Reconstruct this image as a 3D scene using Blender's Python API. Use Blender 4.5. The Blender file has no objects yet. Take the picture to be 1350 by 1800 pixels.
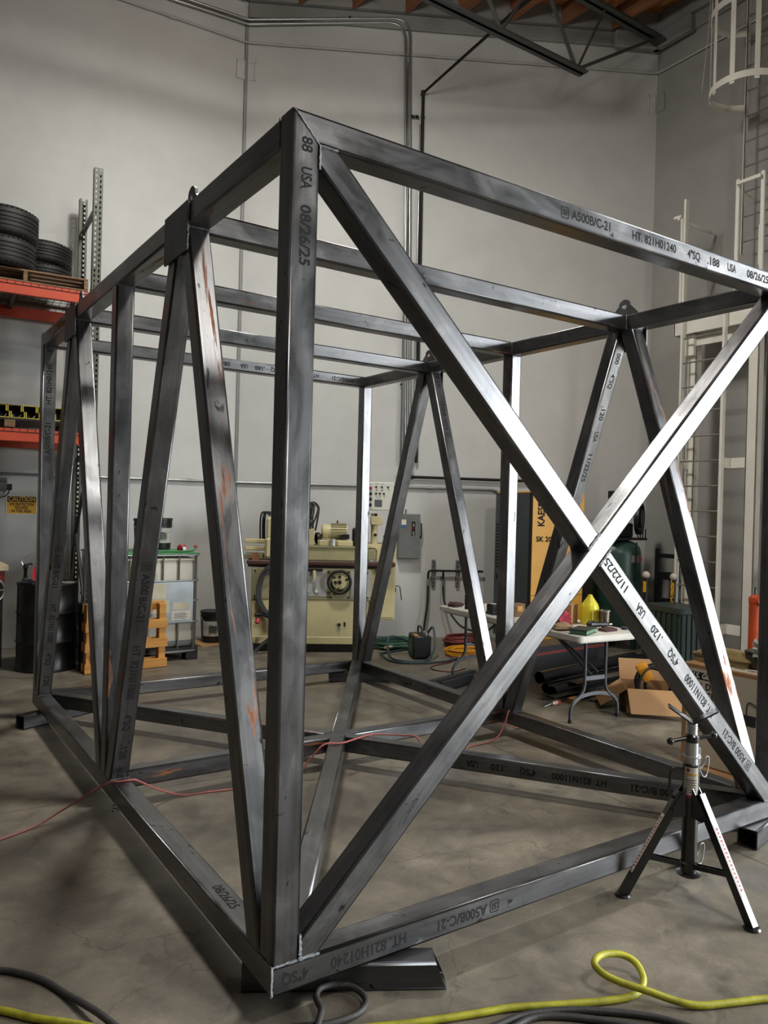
import bpy, bmesh, math, random
from mathutils import Vector, Matrix, Euler
random.seed(7)
R = math.radians
scene = bpy.context.scene
COL = scene.collection

# ---------------------------------------------------------------- camera
cam_d = bpy.data.cameras.new('camera')
cam = bpy.data.objects.new('camera', cam_d); COL.objects.link(cam)
scene.camera = cam
F_PX, YAW, PITCH, ROLL = 1360.982, 0.59142, -0.00426, 0.02617
CAM = Vector((-1.1405, -2.2882, 1.7226))
fwd = Vector((math.sin(YAW)*math.cos(PITCH), math.cos(YAW)*math.cos(PITCH), math.sin(PITCH)))
rgt = Vector((math.cos(YAW), -math.sin(YAW), 0)); upv = rgt.cross(fwd)
r2 = math.cos(ROLL)*rgt + math.sin(ROLL)*upv; u2 = -math.sin(ROLL)*rgt + math.cos(ROLL)*upv
m = Matrix((r2, u2, -fwd)).transposed().to_4x4(); m.translation = CAM
cam.matrix_world = m
cam_d.sensor_fit = 'VERTICAL'; cam_d.sensor_height = 36.0; cam_d.lens = 36.0*F_PX/1800.0
cam_d.clip_start = 0.05; cam_d.clip_end = 200

# ---------------------------------------------------------------- world, exposure, daylight
vs = scene.view_settings
vs.view_transform = 'Standard'; vs.look = 'None'; vs.exposure = 0.3; vs.gamma = 1.0; vs.use_curve_mapping = False
world = bpy.data.worlds.new('sky'); scene.world = world; world.use_nodes = True
bg = world.node_tree.nodes['Background']
bg.inputs['Color'].default_value = (0.93, 0.97, 1.0, 1); bg.inputs['Strength'].default_value = 20.0
DOOR_Y0, DOOR_Y1, DOOR_H = -7.6, -2.1, 4.5
def area(name, loc, rot, sx, sy, power, col=(1, 1, 1), portal=False, shape='RECTANGLE', parent=None):
    l = bpy.data.lights.new(name, 'AREA'); l.shape = shape; l.size = sx; l.size_y = sy
    l.energy = power; l.color = col
    if portal: l.cycles.is_portal = True
    o = bpy.data.objects.new(name, l); COL.objects.link(o); o.location = loc; o.rotation_euler = rot
    if parent: o.parent = parent
    return o
area('door_portal', (7.95, (DOOR_Y0+DOOR_Y1)/2, DOOR_H/2), (0, R(90), 0), DOOR_H, DOOR_Y1-DOOR_Y0, 1, portal=True)
LAMPS = [((1.8, 3.2, 7.42), 200), ((2.0, -4.0, 7.42), 170)]
scene.cycles.max_bounces = 8; scene.cycles.diffuse_bounces = 5; scene.cycles.glossy_bounces = 5
scene.cycles.caustics_reflective = False; scene.cycles.caustics_refractive = False
scene.cycles.sample_clamp_indirect = 6.0
scene.cycles.use_denoising = True

# ---------------------------------------------------------------- materials
def lin(h):
    h = h.lstrip('#'); c = [int(h[i:i+2], 16)/255 for i in (0, 2, 4)]
    return tuple(x/12.92 if x <= 0.04045 else ((x+0.055)/1.055)**2.4 for x in c) + (1,)
MATS = {}
def newmat(name):
    mt = bpy.data.materials.new(name); mt.use_nodes = True
    nt = mt.node_tree; b = nt.nodes['Principled BSDF']
    return mt, nt, b
def N(nt, t, **kw):
    n = nt.nodes.new(t)
    for k, v in kw.items():
        if hasattr(n, k): setattr(n, k, v)
        else: n.inputs[k].default_value = v
    return n
def ramp(nt, stops):
    n = nt.nodes.new('ShaderNodeValToRGB'); e = n.color_ramp.elements
    while len(e) < len(stops): e.new(0.5)
    for el, (p, c) in zip(e, stops): el.position = p; el.color = c if len(c) == 4 else (*c, 1)
    return n
def mixc(nt, fac, a, b, mode='MIX'):
    n = nt.nodes.new('ShaderNodeMix'); n.data_type = 'RGBA'; n.blend_type = mode
    for sock, v in ((n.inputs[0], fac), (n.inputs[6], a), (n.inputs[7], b)):
        if isinstance(v, bpy.types.NodeSocket): nt.links.new(v, sock)
        else: sock.default_value = v
    return n.outputs[2]
def coords(nt, scale=(1, 1, 1), rnd=False, kind='Object'):
    tc = nt.nodes.new('ShaderNodeTexCoord'); mp = nt.nodes.new('ShaderNodeMapping')
    mp.inputs['Scale'].default_value = scale
    nt.links.new(tc.outputs[kind], mp.inputs['Vector'])
    if rnd:
        oi = nt.nodes.new('ShaderNodeObjectInfo'); mu = nt.nodes.new('ShaderNodeMath'); mu.operation = 'MULTIPLY'
        mu.inputs[1].default_value = 37.0; nt.links.new(oi.outputs['Random'], mu.inputs[0])
        cb = nt.nodes.new('ShaderNodeCombineXYZ')
        for i in range(3): nt.links.new(mu.outputs[0], cb.inputs[i])
        nt.links.new(cb.outputs[0], mp.inputs['Location'])
    return mp.outputs[0]
def noise(nt, vec, scale, detail=4, rough=0.55, dist=0.0):
    n = nt.nodes.new('ShaderNodeTexNoise'); n.inputs['Scale'].default_value = scale
    n.inputs['Detail'].default_value = detail; n.inputs['Roughness'].default_value = rough
    n.inputs['Distortion'].default_value = dist
    nt.links.new(vec, n.inputs['Vector']); return n.outputs['Fac']
def bump(nt, b, h, strength, dist=0.01):
    n = nt.nodes.new('ShaderNodeBump'); n.inputs['Strength'].default_value = strength; n.inputs['Distance'].default_value = dist
    nt.links.new(h, n.inputs['Height']); nt.links.new(n.outputs[0], b.inputs['Normal'])
def mat(name, col, rough=0.5, metal=0.0, var=0.25, scale=6.0, bmp=0.0, emit=0.0, alpha=1.0, trans=0.0, coat=0.0):
    """painted / plain surface: colour with a little uneven grime"""
    if name in MATS: return MATS[name]
    mt, nt, b = newmat(name)
    c = lin(col) if isinstance(col, str) else (*col, 1)
    v = coords(nt, rnd=True); f = noise(nt, v, scale, 5)
    rp = ramp(nt, [(0.3, (0, 0, 0)), (0.7, (1, 1, 1))]); nt.links.new(f, rp.inputs[0])
    dark = tuple(x*(1-var) for x in c[:3]) + (1,)
    nt.links.new(mixc(nt, rp.outputs[0], dark, c), b.inputs['Base Color'])
    b.inputs['Roughness'].default_value = rough; b.inputs['Metallic'].default_value = metal
    if bmp: bump(nt, b, noise(nt, v, scale*8, 3), bmp)
    if emit: b.inputs['Emission Color'].default_value = c; b.inputs['Emission Strength'].default_value = emit
    if trans: b.inputs['Transmission Weight'].default_value = trans
    if alpha < 1: b.inputs['Alpha'].default_value = alpha
    if coat: b.inputs['Coat Weight'].default_value = coat
    MATS[name] = mt; return mt

def steel(name, rust=0.0, dark=0.54, rough=0.30):
    """hot-rolled tube with mill scale: streaks along local z, patches, rust"""
    if name in MATS: return MATS[name]
    mt, nt, b = newmat(name)
    v1 = coords(nt, (9, 9, 0.9), rnd=True); v2 = coords(nt, (1, 1, 0.45), rnd=True); v3 = coords(nt, (60, 60, 0.8), rnd=True)
    streak = noise(nt, v1, 1.0, 4, 0.6); patch = noise(nt, v2, 7.0, 6, 0.62, 0.6); fine = noise(nt, v3, 1.0, 2)
    rp = ramp(nt, [(0.40, (0.235*dark, 0.24*dark, 0.252*dark)), (0.47, (0.285*dark, 0.29*dark, 0.302*dark)), (0.56, (0.30*dark, 0.304*dark, 0.315*dark)), (0.62, (0.375*dark, 0.377*dark, 0.385*dark))])
    nt.links.new(patch, rp.inputs[0])
    rs = ramp(nt, [(0.35, (0.82, 0.82, 0.82)), (0.65, (1.1, 1.1, 1.1))]); nt.links.new(streak, rs.inputs[0])
    c = mixc(nt, 0.8, rp.outputs[0], rs.outputs[0], 'MULTIPLY')
    rf = ramp(nt, [(0.4, (0.85, 0.84, 0.82)), (0.62, (1.08, 1.08, 1.08))]); nt.links.new(fine, rf.inputs[0])
    c = mixc(nt, 0.7, c, rf.outputs[0], 'MULTIPLY')
    # dark blotches where scale flaked
    bl = noise(nt, coords(nt, (1, 1, 0.6), rnd=True), 16.0, 3, 0.5, 1.0)
    rb = ramp(nt, [(0.68, (0, 0, 0)), (0.73, (1, 1, 1))]); nt.links.new(bl, rb.inputs[0])
    c = mixc(nt, rb.outputs[0], c, (0.07*dark, 0.07*dark, 0.073*dark, 1))
    rr = ramp(nt, [(0.35, (rough-0.03,)*3), (0.65, (rough+0.10,)*3)]); nt.links.new(patch, rr.inputs[0])
    rough_out = rr.outputs[0]; met = None
    if rust > 0:
        vr = coords(nt, (1.6, 1.6, 0.16), rnd=True); rn = noise(nt, vr, 9.0, 6, 0.68, 0.5)
        th = 0.70 - 0.14*rust
        rr2 = ramp(nt, [(th, (0, 0, 0)), (th+0.06, (1, 1, 1))]); nt.links.new(rn, rr2.inputs[0])
        rcn = ramp(nt, [(0.3, lin('#5a3016')), (0.6, lin('#a4602a')), (0.8, lin('#c08a45'))])
        nt.links.new(noise(nt, vr, 40.0, 4, 0.7), rcn.inputs[0])
        c = mixc(nt, rr2.outputs[0], c, rcn.outputs[0])
        rough_out = mixc(nt, rr2.outputs[0], rough_out, (0.8, 0.8, 0.8, 1))
        iv = nt.nodes.new('ShaderNodeMath'); iv.operation = 'MULTIPLY_ADD'
        iv.inputs[1].default_value = -0.8; iv.inputs[2].default_value = 0.9
        nt.links.new(rr2.outputs[0], iv.inputs[0]); met = iv.outputs[0]
    nt.links.new(c, b.inputs['Base Color']); nt.links.new(rough_out, b.inputs['Roughness'])
    if met: nt.links.new(met, b.inputs['Metallic'])
    else: b.inputs['Metallic'].default_value = 0.9
    bump(nt, b, mixc(nt, 0.5, streak, fine), 0.02, 0.003)
    MATS[name] = mt; return mt

def concrete_floor():
    mt, nt, b = newmat('concrete_floor')
    v = coords(nt, kind='Object')
    big = noise(nt, v, 0.9, 6, 0.6, 0.5); mid = noise(nt, v, 4.0, 8, 0.68, 0.4); fine = noise(nt, v, 60, 4, 0.6)
    r1 = ramp(nt, [(0.3, lin('#57534b')), (0.5, lin('#766f62')), (0.72, lin('#8e8777'))]); nt.links.new(mid, r1.inputs[0])
    r2_ = ramp(nt, [(0.36, (0.66, 0.66, 0.67)), (0.56, (1.05, 1.05, 1.05))]); nt.links.new(big, r2_.inputs[0])
    c = mixc(nt, 0.9, r1.outputs[0], r2_.outputs[0], 'MULTIPLY')
    r3 = ramp(nt, [(0.35, (0.85, 0.85, 0.85)), (0.65, (1.08, 1.08, 1.08))]); nt.links.new(fine, r3.inputs[0])
    c = mixc(nt, 0.6, c, r3.outputs[0], 'MULTIPLY')
    # oil spots and damp patches
    sp = noise(nt, coords(nt, (1, 1.6, 1), kind='Object'), 3.2, 4, 0.5, 1.2)
    rs = ramp(nt, [(0.66, (0, 0, 0)), (0.70, (1, 1, 1))]); nt.links.new(sp, rs.inputs[0])
    c = mixc(nt, mixc(nt, 0.4, (0, 0, 0, 1), rs.outputs[0]), c, lin('#3d3a35'))
    # hairline cracks
    vo = nt.nodes.new('ShaderNodeTexVoronoi'); vo.feature = 'DISTANCE_TO_EDGE'; vo.inputs['Scale'].default_value = 0.55
    wv = nt.nodes.new('ShaderNodeVectorMath'); wv.operation = 'ADD'
    nn = nt.nodes.new('ShaderNodeTexNoise'); nn.inputs['Scale'].default_value = 1.6; nn.inputs['Detail'].default_value = 6
    nt.links.new(v, nn.inputs['Vector'])
    nt.links.new(v, wv.inputs[0]); nt.links.new(nn.outputs['Color'], wv.inputs[1]); nt.links.new(wv.outputs[0], vo.inputs['Vector'])
    rc = ramp(nt, [(0.0, (1, 1, 1)), (0.004, (0, 0, 0))]); nt.links.new(vo.outputs['Distance'], rc.inputs[0])
    c = mixc(nt, mixc(nt, 0.45, (0, 0, 0, 1), rc.outputs[0]), c, lin('#35322d'))
    nt.links.new(c, b.inputs['Base Color'])
    rr = ramp(nt, [(0.3, (0.38,)*3), (0.7, (0.62,)*3)]); nt.links.new(mid, rr.inputs[0]); nt.links.new(rr.outputs[0], b.inputs['Roughness'])
    bump(nt, b, fine, 0.05, 0.003)
    return mt
def wall_paint(name, col, dirt=0.12):
    mt, nt, b = newmat(name)
    v = coords(nt, kind='Object'); c0 = lin(col)
    big = noise(nt, v, 0.5, 5, 0.55, 0.3); fine = noise(nt, v, 22, 4, 0.6); mid = noise(nt, v, 3.0, 5, 0.6)
    r1 = ramp(nt, [(0.3, tuple(x*(1-dirt) for x in c0[:3])), (0.65, c0)]); nt.links.new(big, r1.inputs[0])
    r2_ = ramp(nt, [(0.3, (0.95,)*3), (0.7, (1.03,)*3)]); nt.links.new(mid, r2_.inputs[0])
    c = mixc(nt, 1.0, r1.outputs[0], r2_.outputs[0], 'MULTIPLY')
    sc = noise(nt, v, 9.0, 2, 0.4, 2.0); rs = ramp(nt, [(0.74, (0, 0, 0)), (0.77, (1, 1, 1))]); nt.links.new(sc, rs.inputs[0])
    c = mixc(nt, mixc(nt, 0.10, (0, 0, 0, 1), rs.outputs[0]), c, lin('#55534f'))
    nt.links.new(c, b.inputs['Base Color']); b.inputs['Roughness'].default_value = 0.5
    bump(nt, b, mixc(nt, 0.6, fine, mid), 0.12, 0.006)
    return mt
def wood(name, c1, c2, scale=1.0, rough=0.75, axis=0):
    if name in MATS: return MATS[name]
    mt, nt, b = newmat(name)
    s = [28*scale]*3; s[axis] = 1.8*scale
    v = coords(nt, tuple(s), rnd=True); g = noise(nt, v, 1.0, 5, 0.6, 0.6)
    r1 = ramp(nt, [(0.3, lin(c1)), (0.7, lin(c2))]); nt.links.new(g, r1.inputs[0])
    nt.links.new(r1.outputs[0], b.inputs['Base Color']); b.inputs['Roughness'].default_value = rough
    bump(nt, b, g, 0.2, 0.003); MATS[name] = mt; return mt
def osb():
    mt, nt, b = newmat('osb')
    v = coords(nt, rnd=True)
    vo = nt.nodes.new('ShaderNodeTexVoronoi'); vo.inputs['Scale'].default_value = 14; nt.links.new(coords(nt, (1, 0.45, 1), rnd=True), vo.inputs['Vector'])
    bw = nt.nodes.new('ShaderNodeRGBToBW'); nt.links.new(vo.outputs['Color'], bw.inputs[0])
    r1 = ramp(nt, [(0.2, lin('#9a5c38')), (0.55, lin('#bf7a4a')), (0.85, lin('#d79a66'))]); nt.links.new(bw.outputs[0], r1.inputs[0])
    r2_ = ramp(nt, [(0.3, (0.75,)*3), (0.7, (1.05,)*3)]); nt.links.new(noise(nt, v, 1.4, 4), r2_.inputs[0])
    nt.links.new(mixc(nt, 0.9, r1.outputs[0], r2_.outputs[0], 'MULTIPLY'), b.inputs['Base Color']); b.inputs['Roughness'].default_value = 0.85
    MATS['osb'] = mt; return mt

# ---------------------------------------------------------------- geometry helpers
def finish(me, smooth=True, ang=40):
    if smooth:
        me.polygons.foreach_set('use_smooth', [True]*len(me.polygons)); me.set_sharp_from_angle(angle=R(ang))
    me.update()
class MB:
    """collects shapes for one part"""
    def __init__(s): s.bm = bmesh.new()
    def box(s, c, d, rot=None, bev=0.0, seg=1):
        """c centre, d full sizes"""
        r = bmesh.ops.create_cube(s.bm, size=1.0)['verts']
        mt = Matrix.Translation(Vector(c)) @ (rot.to_4x4() if rot is not None else Matrix.Identity(4)) @ Matrix.Diagonal((*d, 1))
        bmesh.ops.transform(s.bm, matrix=mt, verts=r)
        if bev > 0:
            es = list({e for v in r for e in v.link_edges})
            bmesh.ops.bevel(s.bm, geom=es, offset=bev, segments=seg, affect='EDGES', profile=0.6)
        return s
    def bx(s, a, b, bev=0.0, seg=1):
        a, b = Vector(a), Vector(b)
        return s.box((a+b)/2, [abs(x) for x in (b-a)], None, bev, seg)
    def cyl(s, p0, p1, r0, r1=None, n=16, cap=True):
        p0, p1 = Vector(p0), Vector(p1); r1 = r0 if r1 is None else r1
        d = p1-p0; q = d.to_track_quat('Z', 'Y').to_matrix()
        va = [s.bm.verts.new(p0 + q @ Vector((math.cos(2*math.pi*i/n)*r0, math.sin(2*math.pi*i/n)*r0, 0))) for i in range(n)]
        vb = [s.bm.verts.new(p1 + q @ Vector((math.cos(2*math.pi*i/n)*r1, math.sin(2*math.pi*i/n)*r1, 0))) for i in range(n)]
        for i in range(n): s.bm.faces.new((va[i], va[(i+1) % n], vb[(i+1) % n], vb[i]))
        if cap: s.bm.faces.new(va[::-1]); s.bm.faces.new(vb)
        return s
    def lathe(s, prof, c=(0, 0, 0), n=24, axis=None, closed=False):
        """prof list of (r,z); revolved about z (or axis vector) through c"""
        c = Vector(c); q = Vector(axis).to_track_quat('Z', 'Y').to_matrix() if axis is not None else Matrix.Identity(3)
        rings = []
        for r, z in prof:
            if r <= 1e-6: rings.append([s.bm.verts.new(c + q @ Vector((0, 0, z)))])
            else: rings.append([s.bm.verts.new(c + q @ Vector((r*math.cos(2*math.pi*i/n), r*math.sin(2*math.pi*i/n), z))) for i in range(n)])
        prs = list(zip(rings, rings[1:])) + ([(rings[-1], rings[0])] if closed else [])
        for A, B in prs:
            for i in range(n):
                j = (i+1) % n
                if len(A) == 1 and len(B) == 1: continue
                if len(A) == 1: s.bm.faces.new((A[0], B[j], B[i]))
                elif len(B) == 1: s.bm.faces.new((A[i], A[j], B[0]))
                else: s.bm.faces.new((A[i], A[j], B[j], B[i]))
        return s
    def path(s, pts, r, n=8, closed=False, cap=True):
        pts = [Vector(p) for p in pts]; k = len(pts); rings = []; ref = None
        for i, p in enumerate(pts):
            a = pts[(i-1) % k] if (i > 0 or closed) else pts[0]
            b = pts[(i+1) % k] if (i < k-1 or closed) else pts[-1]
            d = (b-a).normalized()
            if ref is None:
                ref = d.orthogonal().normalized()
            ref = (ref - d*ref.dot(d)).normalized(); w = d.cross(ref)
            rr = r[i] if isinstance(r, (list, tuple)) else r
            rings.append([s.bm.verts.new(p + ref*math.cos(2*math.pi*j/n)*rr + w*math.sin(2*math.pi*j/n)*rr) for j in range(n)])
        for A, B in list(zip(rings, rings[1:])) + ([(rings[-1], rings[0])] if closed else []):
            for j in range(n): s.bm.faces.new((A[j], A[(j+1) % n], B[(j+1) % n], B[j]))
        if cap and not closed: s.bm.faces.new(rings[0][::-1]); s.bm.faces.new(rings[-1])
        return s
    def prism(s, poly, h, mtx=None):
        """poly 2D outline extruded along +z by h"""
        mtx = mtx or Matrix.Identity(4)
        a = [s.bm.verts.new(mtx @ Vector((x, y, 0))) for x, y in poly]; b = [s.bm.verts.new(mtx @ Vector((x, y, h))) for x, y in poly]
        k = len(poly)
        for i in range(k): s.bm.faces.new((a[i], a[(i+1) % k], b[(i+1) % k], b[i]))
        s.bm.faces.new(a[::-1]); s.bm.faces.new(b); return s
    def sphere(s, c, r, u=16, v=10, sc=(1, 1, 1)):
        g = bmesh.ops.create_uvsphere(s.bm, u_segments=u, v_segments=v, radius=r)['verts']
        bmesh.ops.transform(s.bm, matrix=Matrix.Translation(Vector(c)) @ Matrix.Diagonal((*sc, 1)), verts=g); return s
    def quad(s, *p):
        s.bm.faces.new([s.bm.verts.new(Vector(x)) for x in p]); return s
    def build(s, name, m, parent=None, smooth=True, ang=40, loc=None):
        bmesh.ops.recalc_face_normals(s.bm, faces=s.bm.faces)
        me = bpy.data.meshes.new(name); s.bm.to_mesh(me); s.bm.free(); finish(me, smooth, ang)
        me.materials.append(m)
        o = bpy.data.objects.new(name, me); COL.objects.link(o)
        if parent is not None: o.parent = parent
        if loc: o.location = loc
        return o
def thing(name, label, cat, loc=(0, 0, 0), rz=0.0, group=None):
    o = bpy.data.objects.new(name, None); COL.objects.link(o); o.empty_display_size = 0.1
    o.location = loc; o.rotation_euler = (0, 0, rz); o['label'] = label; o['category'] = cat
    if group: o['group'] = group
    return o
def tag(o, label, cat, group=None):
    o['label'] = label; o['category'] = cat
    if group: o['group'] = group
    return o
def struct(o, label=None):
    o['kind'] = 'structure'
    if label: o['label'] = label
    return o
def dup(o, parent=None, loc=None, rz=None):
    c = o.copy(); COL.objects.link(c)
    if parent is not None: c.parent = parent
    if loc is not None: c.location = loc
    if rz is not None: c.rotation_euler = (0, 0, rz)
    for ch in o.children: dup(ch, c)
    return c
def smooth_pts(pts, k=6, closed=False):
    """Catmull-Rom through the points"""
    P = [Vector(p) for p in pts]; n = len(P); out = []
    rng = range(n) if closed else range(n-1)
    for i in rng:
        p1, p2 = P[i], P[(i+1) % n]
        p0 = P[i-1] if (i > 0 or closed) else p1
        p3 = P[(i+2) % n] if (i+2 < n or closed) else p2
        for j in range(k):
            t = j/k
            out.append(0.5*((2*p1) + (p2-p0)*t + (2*p0-5*p1+4*p2-p3)*t*t + (3*p1-p0-3*p2+p3)*t**3))
    if not closed: out.append(P[-1])
    return out
def text_mesh(body, size=0.05, xs=1.0, bold=0.0, spacing=1.0, width=None, align='LEFT', shear=0.0):
    """flat lettering as a mesh in the xy plane"""
    cu = bpy.data.curves.new('lettering', 'FONT'); cu.body = body; cu.size = size; cu.align_x = align; cu.align_y = 'CENTER'
    cu.space_character = spacing; cu.offset = bold; cu.shear = shear; cu.resolution_u = 3
    o = bpy.data.objects.new('lettering_tmp', cu); COL.objects.link(o)
    dg = bpy.context.evaluated_depsgraph_get(); dg.update()
    me = bpy.data.meshes.new_from_object(o.evaluated_get(dg)); bpy.data.objects.remove(o); bpy.data.curves.remove(cu)
    xsv = [v.co.x for v in me.vertices] or [0, 1]
    if width:
        xs = width/max(1e-6, (max(xsv)-min(xsv)))
    if align == 'LEFT': off = min(xsv)
    else: off = 0
    for v in me.vertices: v.co.x = (v.co.x-off)*xs
    me.name = 'lettering'; return me
def lettering(body, m, parent, origin, right, up, size=0.05, name='lettering', **kw):
    me = text_mesh(body, size, **kw); me.materials.append(m)
    o = bpy.data.objects.new(name, me); COL.objects.link(o); o.parent = parent
    rv, uv = Vector(right).normalized(), Vector(up).normalized(); nv = rv.cross(uv)
    M4 = Matrix((rv, uv, nv)).transposed().to_4x4(); M4.translation = Vector(origin); o.matrix_local = M4
    return o

M_INK = mat('ink', '#050506', 0.85, var=0.3, scale=60)
M_BLACK = mat('black_plastic', '#17181a', 0.45); M_WHITE = mat('white_paint', '#c9c7be', 0.45, var=0.12)
M_GALV = mat('galvanised', '#9a9c9c', 0.35, 0.8, 0.2); M_DKST = mat('dark_steel', '#3c3d40', 0.42, 0.6, 0.3)
M_RUB = mat('rubber', '#1a1a1b', 0.7, var=0.3, bmp=0.1); M_CARD = mat('cardboard', '#a47e55', 0.85, var=0.12, scale=3)
M_ORANGE = mat('rack_orange', '#c2492b', 0.5, var=0.18, scale=2.5); M_GREENG = mat('rack_grey_green', '#55594d', 0.5, 0.2)
M_CREAM = mat('machine_cream', '#c8bd8f', 0.45, var=0.22, scale=3); M_PAPER = mat('paper', '#d8d5c8', 0.8, var=0.1)
M_YEL = mat('safety_yellow', '#e0a91d', 0.45, var=0.1); M_RED = mat('red_plastic', '#b3202c', 0.4)
M_ALU = mat('zinc', '#b9bcbb', 0.3, 0.75, 0.15); M_GREYP = mat('grey_paint', '#6f7270', 0.5, 0.1)
M_PINE = wood('pine', '#b98445', '#d9a862'); M_OLDW = wood('old_wood', '#5a4630', '#84694a')
M_RAFT = wood('rafter_wood', '#63402c', '#96623f', 0.5, axis=1)
# ================================================================ THE SETTING
T = 0.1016                       # 4 inch tube
RZ = 8.62                        # underside of the roof deck
S0 = Vector((2.95, 7.35, 0)); K0 = Vector((7.877, 4.619, 0))
AB, AL, AR = R(-29), R(-4), R(-91.2)
EB = Vector((math.cos(AB), math.sin(AB), 0)); NB = Vector((-math.sin(AB), math.cos(AB), 0))     # along / out of the back wall
EL = Vector((math.cos(AL), math.sin(AL), 0)); NL = Vector((-math.sin(AL), math.cos(AL), 0))
ER = Vector((math.cos(AR), math.sin(AR), 0)); NR = Vector((-math.sin(AR), math.cos(AR), 0))
YF, XS = -9.0, -3.1
L0 = S0 + EL*((XS-S0.x)/EL.x); R1 = K0 + ER*((YF-K0.y)/ER.y)
M_WALL = wall_paint('wall_paint', '#c6c7c4'); M_WALLD = wall_paint('wall_paint_unlit', '#4a4947', 0.2)  # second paint is dark to stand in for walls left unlit
M_CONC = concrete_floor(); M_OSB = osb(); M_LEDGE = mat('painted_ledger', '#8d8e8b', 0.6, var=0.3, scale=2, bmp=0.1)
M_JOINT = mat('joint_filler', '#4e4c48', 0.8)
def wall(name, p0, p1, m, thick=0.22, z1=RZ+0.1, holes=()):
    """slab from p0 to p1, thickness outward (left of travel when outline runs clockwise); holes = (s0,s1,z0,z1)"""
    p0, p1 = Vector(p0), Vector(p1); d = (p1-p0); L = d.length; d.normalize(); n = Vector((-d.y, d.x, 0))
    b = MB(); rot = Matrix((d, n, Vector((0, 0, 1)))).transposed()
    def slab(s0, s1, za, zb):
        c = p0 + d*((s0+s1)/2) + n*(thick/2); c.z = (za+zb)/2
        b.box(c, (s1-s0, thick, zb-za), rot)
    s = 0.0
    for (h0, h1, za, zb) in holes:
        slab(s, h0, -0.05, z1); slab(h0, h1, zb, z1)
        if za > 0: slab(h0, h1, -0.05, za)
        s = h1
    slab(s, L, -0.05, z1)
    return struct(b.build(name, m, smooth=False))
wall('wall_left', L0, S0, M_WALL)
wall('wall_back', S0, K0, M_WALL)
wall('wall_right', K0, R1, wall_paint('wall_paint_shaded', '#9d9c97'), holes=[(K0.y-DOOR_Y1, K0.y-DOOR_Y0, 0, DOOR_H)])  # darker tone puts this wall's shade into its colour
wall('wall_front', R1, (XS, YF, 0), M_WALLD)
wall('wall_side', (XS, YF, 0), L0, M_WALLD)  # unseen wall, set close and dark to darken the steel reflections
# floor in slabs with sawn joints
fl = bpy.data.objects.new('floor', None); COL.objects.link(fl); struct(fl, 'grey polished concrete floor with sawn joints')
ang = R(-3.0); ex = Vector((math.cos(ang), math.sin(ang), 0)); ey = Vector((-math.sin(ang), math.cos(ang), 0)); o0 = Vector((2.745, 2.20, 0))
g = 0.0022
for i in range(-3, 2):
    for j in range(-3, 2):
        a0, a1, b0, b1 = i*4.2+g, (i+1)*4.2-g, j*4.4+g, (j+1)*4.4-g
        bb = MB(); pts = [o0 + ex*a + ey*c for a, c in ((a0, b0), (a1, b0), (a1, b1), (a0, b1))]
        vt = [bb.bm.verts.new(p) for p in pts]; vb = [bb.bm.verts.new(p - Vector((0, 0, 0.1))) for p in pts]
        bb.bm.faces.new(vt)
        for k in range(4): bb.bm.faces.new((vt[k], vb[k], vb[(k+1) % 4], vt[(k+1) % 4]))
        bb.build('floor_slab', M_CONC, fl, smooth=False)
bb = MB().bx((-14, -14, -0.2), (16, 16, -0.006)); bb.build('joint_fill', M_JOINT, fl, smooth=False)
yard = MB().bx((-60, -60, -0.35), (70, 60, -0.22)).build('ground_outside', mat('yard_concrete', '#a5a29a', 0.8), smooth=False); struct(yard)
# roof: OSB panels on rafters over a solid deck
ce = bpy.data.objects.new('ceiling', None); COL.objects.link(ce); struct(ce, 'OSB roof deck on timber rafters')
MB().bx((-7, -11, RZ+0.03), (10, 10, RZ+0.2)).build('roof_deck', mat('roof_felt', '#333333', 0.9), ce, smooth=False)
pan = None
for i in range(-5, 7):
    for j in range(-5, 5):
        x, y = 0.93+i*1.24, (j*2.46 if i % 2 else j*2.46+1.23)
        if x > 8.6: continue
        if pan is None:
            pan = MB().bx((-0.617, -1.226, 0), (0.617, 1.226, 0.012)).build('osb_panel', M_OSB, ce, smooth=False); o = pan
        else: o = dup(pan, ce)
        o.location = (x, y, RZ)
def wall_y(x):
    """inner face of the far walls at x"""
    return S0.y + (x-S0.x)*math.tan(AL) if x < S0.x else S0.y + (x-S0.x)*math.tan(AB)
raf = None
for i in range(-15, 7):
    x = 4.13+i*0.62; y1 = wall_y(x)-0.10
    if x < XS+0.05 or x > 7.6: continue
    b = MB().bx((-0.022, YF+0.05-y1, -0.27), (0.022, 0, 0)); b.build('rafter', M_RAFT, ce, smooth=False, loc=(x, y1, RZ))
    b = MB(); b.bx((-0.03, 0.015, -0.25), (0.03, 0.045, -0.02)); b.bx((-0.055, 0.03, -0.25), (-0.022, 0.045, -0.02)); b.bx((0.022, 0.03, -0.25), (0.055, 0.045, -0.02))
    b.build('joist_hanger', M_LEDGE, ce, smooth=False, loc=(x, y1, RZ))
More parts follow.
